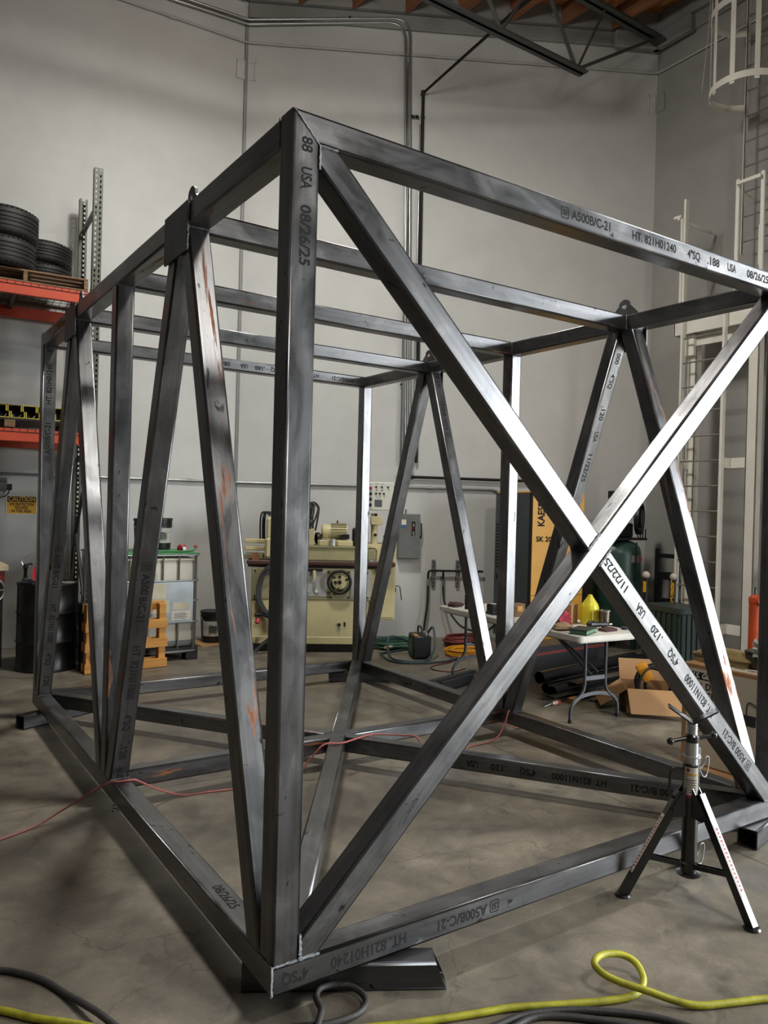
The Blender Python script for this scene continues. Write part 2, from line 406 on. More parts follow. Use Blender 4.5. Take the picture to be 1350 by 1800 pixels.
# ledgers along the walls, with bolts, and a painted band below
def along(p0, d, n, s0, s1, t0, t1, z0, z1, bev=0.0):
    b = MB(); rot = Matrix((d, n, Vector((0, 0, 1)))).transposed()
    c = p0 + d*((s0+s1)/2) + n*((t0+t1)/2); c.z = (z0+z1)/2
    b.box(c, (abs(s1-s0), abs(t1-t0), z1-z0), rot, bev); return b
LB = (K0-S0).length
tr = struct(along(S0, EB, NB, 0.02, LB-0.02, -0.10, 0, 8.36, RZ-0.004).build('trim_1', M_LEDGE, smooth=False))
for k in range(9):
    p = S0 + EB*(0.5+k*0.6) - NB*0.10; p.z = 8.47
    MB().cyl(p, p-NB*0.03, 0.028, n=8).build('bolt', M_LEDGE, tr)
struct(along(S0, EB, NB, 0.02, LB-0.02, -0.055, 0, 8.16, 8.352, 0.012).build('trim_2', M_LEDGE, smooth=False))
tr = struct(along(K0, ER, NR, 0.06, 11.0, -0.10, 0, 8.36, RZ-0.004).build('trim_3', M_LEDGE, smooth=False))
for k in range(7):
    p = K0 + ER*(0.8+k*0.8) - NR*0.10; p.z = 8.47
    MB().cyl(p, p-NR*0.03, 0.028, n=8).build('bolt', M_LEDGE, tr)
struct(along(K0, ER, NR, 0.06, 11.0, -0.055, 0, 8.16, 8.352, 0.012).build('trim_4', M_LEDGE, smooth=False))
struct(along(S0, -EL, NL, 0.05, 5.9, -0.10, 0, 8.36, RZ-0.004).build('trim_5', M_LEDGE, smooth=False))
# raised corner haunch where the truss bears
hb = along(K0, ER, NR, -0.02, 0.62, -0.16, -0.055, 8.10, 8.33, 0.02); c = S0 + EB*(LB-0.34) - NB*0.105; c.z = 8.215
hb.box(c, (0.66, 0.10, 0.23), Matrix((EB, NB, Vector((0, 0, 1)))).transposed(), 0.02)
struct(hb.build('trim_6', M_LEDGE, smooth=False))
# panel joints of the tilt-up walls
struct(along(S0, EB, NB, 0.0, 0.022, -0.012, 0, 0, 8.15).build('trim_7', mat('joint_sealant', '#8e908e', 0.6), smooth=False))
struct(along(S0, -EL, NL, 0.012, 0.03, -0.008, 0, 0, 8.15).build('trim_8', mat('joint_edge', '#77797a', 0.6), smooth=False))  # darker grey strip beside the sealant line
# weld plates patched over the panel joints
M_PATCH = M_WALL
def weld_plate(p, d1, n1, d2, n2, z, label, m2=None):
    t = thing('weld_plate', label, 'wall plate', p)
    for d, n, w, M_PATCH in ((d1, n1, 0.115, M_WALL), (d2, n2, 0.115, m2 or M_WALL)):
        b = MB(); rot = Matrix((d, n, Vector((0, 0, 1)))).transposed()
        b.box(d*(w/2+0.02)-n*0.005 + Vector((0, 0, z)), (w, 0.008, 0.25), rot, 0.002)
        o = b.build('plate', M_PATCH, t, smooth=False)
        fr = MB()
        for dx, dz, sx, sz in ((0, 0.11, w, 0.026), (0, -0.11, w, 0.026), (w/2-0.013, 0, 0.026, 0.25)):
            fr.box(d*(w/2+0.02+dx)-n*0.012 + Vector((0, 0, z+dz)), (sx, 0.014, sz), rot, 0.004)
        fr.build('raised_border', M_PATCH, t, smooth=False)
weld_plate(S0, -EL, NL, EB, NB, 7.47, 'patched square weld plate high up on the wide wall joint')
weld_plate(K0, -EB, NB, ER, NR, 7.42, 'patched square weld plate high in the darker wall corner', bpy.data.materials['wall_paint_shaded'])

# conduits
M_COND = mat('conduit', '#a5a8a8', 0.3, 0.7, 0.15); M_CONDP = mat('conduit_painted', '#b3b4b1', 0.45, 0.0, 0.1); M_PIPEB = mat('black_iron', '#1d1c1b', 0.4, 0.5)
def WB(s, z, off=0.03):
    p = S0 + EB*s - NB*off; p.z = z; return p
def WL(s, z, off=0.03):
    p = S0 - EL*s - NL*off; p.z = z; return p
def WR(s, z, off=0.03):
    p = K0 + ER*s - NR*off; p.z = z; return p
def conduit(name, pts, r, m, label, straps=(), couplings=(), group=None):
    t = thing(name, label, 'conduit', pts[0], group=group); o0_ = Vector(pts[0])
    MB().path([Vector(p)-o0_ for p in pts], r, 10).build('pipe', m, t)
    for p, ax in couplings:
        p = Vector(p)-o0_; ax = Vector(ax).normalized(); MB().cyl(p-ax*0.035, p+ax*0.035, r*1.35, n=12).build('coupling', m, t)
    for p, ax in straps:
        p = Vector(p)-o0_; ax = Vector(ax).normalized()
        MB().box(p, (0.05, 0.03, 0.03), ax.to_track_quat('Z', 'Y').to_matrix(), 0.004).build('strap', M_DKST, t)
    return t
def bend(p0, p1, p2, r=0.22, k=7):
    """p0-p1-p2 with a swept corner"""
    p0, p1, p2 = Vector(p0), Vector(p1), Vector(p2); a = p1+(p0-p1).normalized()*r; c = p1+(p2-p1).normalized()*r
    return [p0] + [(1-t)**2*a + 2*t*(1-t)*p1 + t*t*c for t in [i/k for i in range(k+1)]] + [p2]
Z1 = Vector((0, 0, 1))
conduit('electrical_conduit', [WL(5.9, 7.86), WL(0.03, 7.83), WB(0.03, 7.83), WB(LB-0.05, 7.835), WR(0.05, 7.835), WR(9, 7.83)], 0.014, M_CONDP,
        'thin painted conduit running level round all three walls near the roof', couplings=[(WB(s, 7.832), EB) for s in (0.45, 1.9, 3.55, 4.2)]+[(WL(1.0, 7.832), EL)])
conduit('electrical_conduit', [WL(5.9, 8.02, 0.05), WL(0.05, 8.12, 0.05), WB(0.03, 8.12, 0.05)] + bend(WB(0.05, 8.12, 0.05), WB(2.16, 8.31, 0.05), WB(2.28, 2.3, 0.05), 0.26)[1:-1] + [WB(2.30, 2.6, 0.05)], 0.019, M_COND,
        'outer bright metal conduit of the pair bending down the wall', straps=[(WB(2.285, z, 0.05), Z1) for z in (7.0, 4.9)]+[(WB(1.35, 8.25, 0.05), EB)])
conduit('electrical_conduit', [WL(5.9, 7.94, 0.05), WL(0.05, 8.06, 0.05), WB(0.03, 8.06, 0.05)] + bend(WB(0.05, 8.06, 0.05), WB(2.10, 8.25, 0.05), WB(2.22, 2.3, 0.05), 0.26)[1:-1] + [WB(2.24, 2.6, 0.05)], 0.019, M_COND,
        'inner bright metal conduit of the pair bending down the wall', straps=[(WB(2.225, z, 0.05), Z1) for z in (7.0, 4.9)])
conduit('electrical_conduit', [WB(2.17, 7.72, 0.045), WB(2.20, 2.3, 0.045)], 0.024, mat('conduit_grey', '#7b7d7c', 0.4, 0.4), 'thick grey conduit standing beside the bent metal pair', straps=[(WB(2.18, z, 0.045), Z1) for z in (7.0, 3.4)])
conduit('electrical_conduit', [WB(2.335, 6.9, 0.045), WB(2.355, 2.2, 0.045)], 0.013, M_COND, 'thin metal conduit next to the black pipe on the wall', straps=[(WB(2.34, z, 0.045), Z1) for z in (4.9,)])
p_top = WB(2.36, 7.32, 0.05)
conduit('sprinkler_pipe', [WB(2.40, 2.35, 0.05), p_top, Vector((p_top.x+0.12, 4.55, 7.62)), Vector((p_top.x+0.2, 3.2, 7.75))], 0.021, M_PIPEB,
        'black iron pipe rising up the wall then slanting out to the truss', couplings=[(p_top, (0, -0.4, 1))], straps=[(WB(2.365, 7.0, 0.05), Z1)])
conduit('wall_pipe', [WL(5.9, 2.0), WL(0.04, 2.02), WB(0.03, 2.02)] + bend(WB(0.05, 2.02), WB(3.58, 2.02), WB(3.6, 1.2), 0.15)[1:], 0.016, M_COND,
        'long level conduit at head height across the grey wall', couplings=[(WL(0.62, 2.02), EL), (WB(1.85, 2.02), EB), (WB(2.6, 2.02), EB)])
conduit('wall_pipe', [WB(2.17, 2.16, 0.05), WB(2.3, 2.16, 0.05), WB(3.9, 2.15, 0.05)], 0.02, M_PIPEB, 'short black level pipe just above the long conduit', couplings=[(WB(2.32, 2.16, 0.05), EB)])

# roof truss
M_TRUSS = mat('truss_grey', '#4a4c4b', 0.55, 0.2, 0.3)
def truss(y, x_end, x_far, label, bot_x):
    t = thing('roof_truss', label, 'truss', (x_end, y, 8.2))
    def seg(name, a, b, r, n=6): MB().cyl(a, b, r, n=n).build(name, M_TRUSS, t)
    for s in (-1, 1):
        MB().bx((x_far-x_end, s*0.012, -0.06), (0, s*0.085, -0.045)).bx((x_far-x_end, s*0.012, -0.06), (0, s*0.022, 0.03)).build('top_chord', M_TRUSS, t, smooth=False)
        MB().bx((x_far-x_end, s*0.010, -0.99), (bot_x, s*0.075, -0.978)).bx((x_far-x_end, s*0.010, -0.99), (bot_x, s*0.020, -0.915)).build('bottom_chord', M_TRUSS, t, smooth=False)
    seg('end_web', (-0.1, 0, -0.03), (bot_x-0.1, 0, -0.95), 0.022)
    x = bot_x-0.15; up = True; step = 0.62
    while x-step > x_far-x_end:
        a, b_ = (x, 0, -0.95 if up else -0.05), (x-step, 0, -0.05 if up else -0.95)
        seg('web', a, b_, 0.026 if up else 0.018); x -= step; up = not up
    seg('web', (bot_x-0.12, 0, -0.95), (bot_x+0.35, 0, -0.05), 0.016)
    MB().bx((-0.12, -0.09, -0.075), (0.08, 0.09, -0.06)).build('bearing_plate', M_TRUSS, t, smooth=False)
    return t
truss(4.45, 7.72, XS+0.1, 'dark steel roof truss ending at the wall corner', -1.5)
truss(-1.8, 7.55, XS+0.1, 'dark steel roof truss over the open door bay', -1.5)

# high-bay lamps
M_LENS = mat('lamp_lens', '#ffffff', 0.4, emit=6.0, var=0.02); M_LHOUS = mat('lamp_housing', '#7a7c7e', 0.4, 0.6)
for i, ((x, y, z), pw) in enumerate(LAMPS):
    t = thing('high_bay_lamp', ['round grey high-bay lamp hanging over the steel frame', 'round grey high-bay lamp hanging near the open door'][i], 'lamp', (x, y, z), group='high-bay lamps under the roof')
    MB().lathe([(0.06, 0.36), (0.10, 0.34), (0.14, 0.20), (0.47, 0.04), (0.49, 0.0), (0.47, 0.005), (0.13, 0.18), (0.0, 0.19)], n=28).build('housing', M_LHOUS, t)
    MB().cyl((0, 0, 0.36), (0, 0, RZ-z-0.28), 0.008, n=8).build('hanging_rod', M_DKST, t)
    MB().lathe([(0.0, 0.03), (0.44, 0.03), (0.44, 0.02), (0.0, 0.02)], n=28).build('lens', M_LENS, t)
    area('lamp_light', (0, 0, 0.0), (0, 0, 0), 0.9, 0.9, pw, (1.0, 0.965, 0.90), shape='DISK', parent=t)
    MB().lathe([(0.0, -0.16), (0.09, -0.13), (0.13, -0.06), (0.12, 0.015)], n=24).build('fill_globe', mat('fill_globe_glow', '#ffffff', 0.3, emit=4.0, var=0.02), t)  # added glowing globe, goes with the fill for the upper walls
    pl = bpy.data.lights.new('upper_wall_fill', 'POINT'); pl.energy = pw*0.9; pl.color = (1.0, 0.965, 0.90); pl.shadow_soft_size = 0.4  # added point light that brightens the upper walls and roof
    po = bpy.data.objects.new('upper_wall_fill', pl); COL.objects.link(po); po.parent = t; po.location = (0, 0, -0.31)
# ================================================================ THE WELDED TUBE FRAME
W, D, H = 3.0746, 4.3532, 2.9294
Y1, Y2, Y3 = 1.052, 2.1285, 3.1936          # near faces of the cross beams
ZB, ZR = T, 2*T                             # underside / top of the bottom rails
ZT, ZU = T+H, H                             # top / underside of the top beams
ST = steel('mill_steel'); STR = steel('mill_steel_rusty', rust=0.75); STL = steel('mill_steel_light_rust', rust=0.3)
frame = thing('welded_steel_frame', 'large welded box frame of square mill-scale steel tubes with diagonal bracing', 'steel frame', (W/2, D/2, T))
FO = Vector((W/2, D/2, T))
def profile():
    h, r, k = T/2, 0.0105, 3; pr = []
    for q in range(4):
        a0 = q*math.pi/2
        cx, cy = (h-r)*(1 if q in (0, 3) else -1), (h-r)*(1 if q in (0, 1) else -1)
        pr += [(cx+r*math.cos(a0+math.pi/2*i/k), cy+r*math.sin(a0+math.pi/2*i/k), i < k) for i in range(k+1)]
        mx, my = [(0, h), (-h, 0), (0, -h), (h, 0)][q]; pr.append((mx, my, False))
    return pr
PROF = profile()
def tube(name, p0, p1, side, c0=(), c1=(), m=None, parent=None, hollow=False):
    """square tube from p0 to p1 (centreline). side = direction of local x. c0/c1 = cutting planes (point, normal)"""
    p0, p1 = Vector(p0), Vector(p1); z = (p1-p0).normalized(); L = (p1-p0).length
    x = Vector(side); x = (x - z*x.dot(z)).normalized(); y = z.cross(x)
    M3 = Matrix((x, y, z)).transposed(); bm = bmesh.new()
    def end(px, py, planes, default, pick):
        base = p0 + x*px + y*py; best = None
        for (q, n) in planes:
            q, n = Vector(q), Vector(n); t = (q-base).dot(n)/z.dot(n)
            best = t if best is None else pick(best, t)
        return default if best is None else best
    A = [bm.verts.new((px, py, end(px, py, c0, 0.0, max))) for px, py, _ in PROF]
    B = [bm.verts.new((px, py, end(px, py, c1, L, min))) for px, py, _ in PROF]
    k = len(PROF); sm = []
    for i in range(k):
        f = bm.faces.new((A[i], A[(i+1) % k], B[(i+1) % k], B[i])); f.smooth = PROF[i][2]
    if hollow:
        s = 1-2*0.006/T
        A2 = [bm.verts.new((v.co.x*s, v.co.y*s, v.co.z)) for v in A]; B2 = [bm.verts.new((v.co.x*s, v.co.y*s, v.co.z)) for v in B]
        for i in range(k):
            j = (i+1) % k
            bm.faces.new((A[j], A[i], A2[i], A2[j])); bm.faces.new((B[i], B[j], B2[j], B2[i])); bm.faces.new((A2[j], A2[i], B2[i], B2[j]))
    else:
        for ring, fl_ in ((A, True), (B, False)):       # fan caps
            c = bm.verts.new(sum((v.co for v in ring), Vector())/k)
            for i in range(k):
                a_, b_ = ring[i], ring[(i+1) % k]
                bm.faces.new((b_, a_, c) if fl_ else (a_, b_, c))
    bmesh.ops.recalc_face_normals(bm, faces=bm.faces)
    me = bpy.data.meshes.new(name); bm.to_mesh(me); bm.free(); me.materials.append(m or ST)
    o = bpy.data.objects.new(name, me); COL.objects.link(o)
    par = frame if parent is None else parent
    if par is not False: o.parent = par
    M4 = M3.to_4x4(); M4.translation = p0 - (FO if par is frame else Vector((0, 0, 0)))
    o.matrix_local = M4
    o['_len'] = L
    return o, (p0, x, y, z)
h = T/2
X, Y, Z = Vector((1, 0, 0)), Vector((0, 1, 0)), Vector((0, 0, 1))
def mit(p, n): return (Vector(p), Vector(n))
PART = {}
# posts: corner posts run to the top and are mitred to the front and back beams
for nm, x0, y0, sx, mm in (('near_left', 0, 0, 1, STL), ('near_right', W-T, 0, -1, ST), ('far_left', 0, D-T, 1, ST), ('far_right', W-T, D-T, -1, STL)):
    outer = x0 if sx > 0 else x0+T
    PART['post_'+nm] = tube('post', (x0+h, y0+h, ZR), (x0+h, y0+h, ZT), X, (), [((outer, 0, ZT), (sx, 0, 1))], mm)
for nm, x0, mm in (('mid_left', 0, STR), ('mid_right', W-T, ST)):
    PART['post_'+nm] = tube('post', (x0+h, Y2+h, ZR), (x0+h, Y2+h, ZU), X, (), (), mm)
# top: front and back beams mitred, side rails between the posts, cross beams between the rails
for nm, y0, mm in (('front', 0, STL), ('back', D-T, ST)):
    PART['top_'+nm] = tube('top_beam', (0, y0+h, ZT-h), (W, y0+h, ZT-h), Z, [((0, 0, ZT), (1, 0, 1))], [((W, 0, ZT), (-1, 0, 1))], mm)
for nm, x0, mm in (('left', 0, STR), ('right', W-T, STL)):
    PART['top_'+nm] = tube('side_top_rail', (x0+h, T, ZT-h), (x0+h, D-T, ZT-h), Z, (), (), mm)
for i, (y0, mm) in enumerate(((Y1, ST), (Y2, STR), (Y3, ST))):
    PART['cross_%d' % i] = tube('cross_beam', (T, y0+h, ZT-h), (W-T, y0+h, ZT-h), Z, (), (), mm)
# bottom perimeter, mitred
PART['bot_front'] = tube('bottom_rail', (0, h, ZB+h), (W, h, ZB+h), Z, [((0, 0, 0), (1, -1, 0))], [((W, 0, 0), (1, 1, 0))], ST)
PART['bot_back'] = tube('bottom_rail', (0, D-h, ZB+h), (W, D-h, ZB+h), Z, [((0, D, 0), (1, 1, 0))], [((W, D, 0), (1, -1, 0))], ST)
PART['bot_left'] = tube('bottom_rail', (h, 0, ZB+h), (h, D, ZB+h), Z, [((0, 0, 0), (1, -1, 0))], [((0, D, 0), (1, 1, 0))], ST)
PART['bot_right'] = tube('bottom_rail', (W-h, 0, ZB+h), (W-h, D, ZB+h), Z, [((W, 0, 0), (1, 1, 0))], [((W, D, 0), (1, -1, 0))], ST)
PART['bot_mid'] = tube('bottom_cross_rail', (T, Y2+h, ZB+h), (W-T, Y2+h, ZB+h), Z, (), (), STR)
# floor X in four pieces
cxm = W/2
def fb(key, a, b, c0, c1, mm=ST): PART[key] = tube('floor_brace', (*a, ZB+h), (*b, ZB+h), Z, c0, c1, mm)
nlx = cxm-0.035
d_nl = (Vector((nlx, Y2, 0))-Vector((T, T, 0))).normalized(); n_nl = Vector((d_nl.y, -d_nl.x, 0))
fb('fb_nl', (T, T), (nlx, Y2), [((T, 0, 0), X), ((0, T, 0), Y)], [((0, Y2, 0), Y)])
fb('fb_nr', (W-T, T), (cxm+0.03, Y2), [((W-T, 0, 0), X), ((0, T, 0), Y)], [((0, Y2, 0), Y), (Vector((nlx, Y2, 0))+n_nl*h, n_nl)])
frx = cxm+0.035
d_fr = (Vector((frx, Y2+T, 0))-Vector((W-T, D-T, 0))).normalized(); n_fr = Vector((d_fr.y, -d_fr.x, 0))
fb('fb_fr', (W-T, D-T), (frx, Y2+T), [((W-T, 0, 0), X), ((0, D-T, 0), Y)], [((0, Y2+T, 0), Y)])
fb('fb_fl', (T, D-T), (cxm-0.03, Y2+T), [((T, 0, 0), X), ((0, D-T, 0), Y)], [((0, Y2+T, 0), Y), (Vector((frx, Y2+T, 0))+n_fr*h, n_fr)], STR)
# side V braces
wd = T/math.sin(math.atan2(ZU-ZR, 1.0))
for sd, x0 in (('left', 0), ('right', W-T)):
    y1c, y3c = Y1+h, Y3+h
    for key, ya, yb, mm in (('a', T+wd/2, y1c-wd/2, STR), ('b', Y2-wd/2, y1c+wd/2, STL), ('c', Y2+T+wd/2, y3c-wd/2, ST), ('d', D-T-wd/2, y3c+wd/2, ST)):
        PART['diag_%s_%s' % (sd, key)] = tube('diagonal_brace', (x0+h, ya, ZR), (x0+h, yb, ZU), X, [((0, 0, ZR), Z)], [((0, 0, ZU), Z)], mm)
# front X: one long brace, the other in two pieces
a, b_ = Vector((T, h, ZR)), Vector((W-T, h, ZU))
PART['x_long'] = tube('cross_brace', a, b_, Y, [((T, 0, 0), X), ((0, 0, ZR), Z)], [((W-T, 0, 0), X), ((0, 0, ZU), Z)], ST)
dz = (b_-a).normalized(); nn = Vector((-dz.z, 0, dz.x)); mid_ = (a+b_)/2
a2, b2 = Vector((T, h, ZU)), Vector((W-T, h, ZR))
PART['x_up'] = tube('cross_brace', a2, mid_, Y, [((T, 0, 0), X), ((0, 0, ZU), Z)], [(mid_+nn*h, nn)], ST)
PART['x_low'] = tube('cross_brace', b2, mid_, Y, [((W-T, 0, 0), X), ((0, 0, ZR), Z)], [(mid_-nn*h, nn)], ST)
# gussets and lifting lugs at the V nodes
M_PLATE = steel('plate_steel', rust=0.15, dark=0.36, rough=0.42); M_WELD = mat('weld_metal', '#9fa2a6', 0.28, 0.95, 0.5, 90, bmp=0.6)
M_LUG = steel('lug_steel', rust=0.9, dark=0.45, rough=0.5)
for yc in (Y1+h, Y3+h):
    for x0, s in ((-0.006, -1), (W+0.006, 1)):
        MB().box(Vector((x0, yc+0.02, ZT-0.108)) - FO, (0.012, 0.30, 0.216), None, 0.0015).build('gusset_plate', M_PLATE, frame, smooth=False)
    for x0 in (0.052, W-0.066):
        b = MB(); k = 10; out = [(-0.12, 0.0)]
        out += [(-0.045*math.cos(math.pi*i/k), 0.075+0.04*math.sin(math.pi*i/k)) for i in range(k+1)] + [(0.12, 0.0)]
        hole = [(0.017*math.cos(2*math.pi*i/12), 0.068+0.017*math.sin(2*math.pi*i/12)) for i in range(12)]
        bm = b.bm; loops = []
        for xx in (0, 0.014):
            vo = [bm.verts.new((xx, y_, z_)) for y_, z_ in out]; vi = [bm.verts.new((xx, y_, z_)) for y_, z_ in hole]
            es = [bm.edges.new((vv[i], vv[(i+1) % len(vv)])) for vv in (vo, vi) for i in range(len(vv))]
            bmesh.ops.triangle_fill(bm, edges=es, use_beauty=True); loops.append((vo, vi))
        for q in (0, 1):
            A, B = loops[0][q], loops[1][q]
            for i in range(len(A)): bm.faces.new((A[i], A[(i+1) % len(A)], B[(i+1) % len(A)], B[i]))
        bmesh.ops.transform(bm, matrix=Matrix.Translation(Vector((x0, yc, ZT))-FO), verts=bm.verts)
        lg = b.build('lifting_lug', M_LUG, frame, smooth=False)
# weld beads
def weld(pts, r=0.0045, seed=0):
    rd = random.Random(seed); P = [Vector(p)-FO for p in pts]; out = []; rs = []
    for p, q in zip(P, P[1:]):
        k = max(2, int((q-p).length/0.006))
        for i in range(k):
            out.append(p.lerp(q, i/k)+Vector((rd.uniform(-1, 1), rd.uniform(-1, 1), rd.uniform(-1, 1)))*0.0012); rs.append(r*rd.uniform(0.7, 1.35))
    out.append(P[-1]); rs.append(r)
    MB().path(out, rs, 6).build('weld_bead', M_WELD, frame)
e = 0.001
weld([(0, -e, ZB+0.004), (0, -e, ZR)], 0.005, 1); weld([(0, -e, ZR), (T, -e, ZR)], 0.004, 2); weld([(-e, 0, ZR), (-e, T, ZR)], 0.004, 22)
weld([(T, -e, ZR), (T+0.075, -e, ZR)], 0.005, 3); weld([(T, -e, ZR), (T, -e, ZR+0.085)], 0.006, 4)
weld([(0.004, -e, ZT-0.004), (T, -e, ZU)], 0.003, 5); weld([(T, -e, ZU), (T+0.07, -e, ZU)], 0.0045, 6); weld([(T, -e, ZU), (T, -e, ZU-0.08)], 0.0045, 7)
weld([(-e, T, ZU), (-e, T, ZT)], 0.003, 8)
for s, sd in ((1, 9), (-1, 10)):
    c = mid_ + nn*(s*h); c.y = -e; weld([c-dz*h, c+dz*h], 0.006, sd); c2 = c.copy(); 
    c3 = mid_ + nn*(s*h); weld([c3-dz*h-Y*h, c3-dz*h+Y*h], 0.004, sd+10)
weld([(W-T-0.07, -e, ZR), (W-T, -e, ZR)], 0.005, 11)
for x0 in (0, W-T):
    weld([(x0, Y2-e, ZU), (x0+T, Y2-e, ZU)], 0.0035, 12); weld([(x0, Y1+h-wd, ZU), (x0+T, Y1+h-wd, ZU)], 0.004, 13)
    weld([(x0, Y3+h-wd, ZU), (x0+T, Y3+h-wd, ZU)], 0.004, 14); weld([(x0, Y2-wd-e, ZR), (x0+T, Y2-wd-e, ZR)], 0.004, 15); weld([(x0, D-T-wd-e, ZR), (x0+T, D-T-wd-e, ZR)], 0.004, 16)
weld([(-0.006, Y1+h-0.131, ZT), (-0.006, Y1+h-0.131, ZT-0.216)], 0.005, 17); weld([(-0.006, Y3+h-0.131, ZT), (-0.006, Y3+h-0.131, ZT-0.216)], 0.005, 18)
weld([(W-T-e, Y1-e, ZU), (W-T-e, Y1-e, ZT)], 0.004, 19); weld([(W-T-e, Y2-e, ZU), (W-T-e, Y2-e, ZT)], 0.004, 20)

# stencilled mill lettering on the tubes
LET = {'A': [('SI', 0.0), ('A500B/C-21', 0.062), ('HT. 821H01240', 0.455), ('4"SQ', 0.861), ('.188', 1.02), ('USA', 1.19), ('08/26/25', 1.36)],
       'B': [('SI', 0.0), ('A500 B/C-21', 0.062), ('HT. 821N11000', 0.47), ('4"SQ', 0.88), ('.120', 1.06), ('USA', 1.24), ('11/22/25', 1.42)]}
WID = {'SI': 0.045, 'A500B/C-21': 0.245, 'A500 B/C-21': 0.27, 'HT. 821H01240': 0.318, 'HT. 821N11000': 0.318, '4"SQ': 0.10, '.188': 0.10, '.120': 0.10, 'USA': 0.073, '08/26/25': 0.20, '11/22/25': 0.20, '88': 0.05, '000': 0.073, '/26/25': 0.15}
def stencil(key, kind, normal, direc, start, only=None, cross=0.0, size=0.055):
    """lettering along a tube: normal = world face normal, direc = world reading direction, start = world point where the mark begins (projected on the axis)"""
    o, (p0, x, y, z) = PART[key]
    n = Vector(normal); n = (n - z*n.dot(z)).normalized(); d = z if Vector(direc).dot(z) > 0 else -z
    s0 = (Vector(start)-p0).dot(z); up = n.cross(d)
    inv = Matrix((x, y, z))
    for tx, off in (LET[kind] if isinstance(kind, str) else kind):
        if only and tx not in only: continue
        w = WID.get(tx, 0.02*len(tx))
        org = p0 + z*s0 + d*off + n*(h+0.0006) + up*cross
        loc = inv @ (org-p0)
        if tx == 'SI':
            r_, u_, n_ = inv @ d, inv @ up, inv @ n
            lettering('SI', M_INK, o, loc + r_*0.008, r_, u_, 0.036, name='stencil_lettering', width=0.029, bold=0.0008, shear=0.15)
            bm = bmesh.new(); 
            def ring(sx, sy, rr): 
                pts = []
                for q, (ax, ay) in enumerate(((1, 1), (-1, 1), (-1, -1), (1, -1))):
                    for i in range(4):
                        a_ = q*math.pi/2 + math.pi/2*i/3; pts.append((0.0225+ax*(sx-rr)+rr*math.cos(a_), ay*(sy-rr)+rr*math.sin(a_)))
                return [bm.verts.new((px, py, 0)) for px, py in pts]
            A, B = ring(0.0235, 0.0245, 0.008), ring(0.0195, 0.0205, 0.005)
            for i in range(16): bm.faces.new((A[i], A[(i+1) % 16], B[(i+1) % 16], B[i]))
            me = bpy.data.meshes.new('stencil_border'); bm.to_mesh(me); bm.free(); me.materials.append(M_INK)
            ob = bpy.data.objects.new('stencil_border', me); COL.objects.link(ob); ob.parent = o
            M4 = Matrix((r_, u_, n_)).transposed().to_4x4(); M4.translation = loc; ob.matrix_local = M4
        else:
            lettering(tx, M_INK, o, loc, inv @ d, inv @ up, size, name='stencil_lettering', width=w, bold=0.0013)
mX, mY = -X, -Y
stencil('top_front', 'A', mY, X, (1.245, 0, 0))
stencil('bot_front', 'A', mY, mX, (0.998, 0, 0), only=('SI', 'A500B/C-21', 'HT. 821H01240', '4"SQ'))
stencil('post_near_left', [('88', 0.0), ('USA', 0.10), ('08/26/25', 0.225)], mY, -Z, (0, 0, 2.945))
stencil('diag_left_b', 'B', mY, -Z, (0.05, 1.70, 1.45))
stencil('diag_left_d', 'B', mY, -Z, (0.05, 3.95, 1.45))
stencil('post_far_left', 'A', mY, Z, (0.05, D, 2.02), only=('SI', 'A500B/C-21', 'HT. 821H01240', '4"SQ'))
stencil('diag_right_c', 'B', mY, Z, (W, 3.1, 2.30), only=('SI', 'A500 B/C-21', 'HT. 821N11000'))
stencil('diag_right_b', [('000', 0.0), ('4"SQ', 0.14), ('.120', 0.36), ('USA', 0.54), ('11/22/25', 0.70)], mY, -Z, (W, 1.15, 2.80))
stencil('x_low', 'B', mY, (-1, 0, 1), (W-T-0.22, 0, ZR+0.20))
stencil('fb_nr', 'B', mY, (-1, 1, 0), (2.72, 0.30, 0))
stencil('top_back', 'A', mY, mX, (W-T-0.06, D, 0), only=('A500B/C-21', 'HT. 821H01240', '4"SQ', '.188', 'USA', '08/26/25'))
stencil('top_right', 'A', mX, Y, (W, 1.62, 0), only=('SI', 'A500B/C-21'))
stencil('bot_left', [('08/26/25', 0.0)], Z, -Y, (0, 0.62, 0))

# short tube offcuts that hold the frame off the floor
def support(a, b, label, c1=()):
    o, fr_ = tube('support_block', (*a, h), (*b, h), Z, (), c1, steel('offcut_steel', rust=0.2, dark=0.34, rough=0.4), parent=False, hollow=True)
    tag(o, label, 'steel block', 'tube offcuts under the frame'); return o
# ================================================================ SUPPORTS, PIPE STAND, HOSES
support((0.02, 0.27), (0.64, -0.085), 'short steel tube offcut with slanted end under the near corner', [((0.655, -0.094, 0), (0.868, -0.497, 0.42))])
support((-0.14, 4.02), (0.42, 4.28), 'open-ended tube offcut poking out under the far corner post')
support((2.72, 4.36), (3.27, 4.10), 'dark tube offcut lying under the far corner behind the floor braces')
support((2.72, -0.02), (3.25, 0.10), 'open-ended tube offcut under the rail behind the pipe stand')
def ground_tube(name, pts, r, m, label, cat, k=6, n=10):
    P = smooth_pts(pts, k); o0_ = P[0].copy(); o0_.z = 0
    o = MB().path([p-o0_ for p in P], r, n).build(name, m, loc=o0_); return tag(o, label, cat)
M_YHOSE = mat('yellow_hose', '#b9b62c', 0.55, var=0.45, scale=14, bmp=0.15); M_BCABLE = mat('black_cable', '#3b3a39', 0.6, var=0.35, scale=20, bmp=0.2)
M_PINK = mat('red_cord', '#b0655e', 0.5, var=0.2)
z = 0.0135
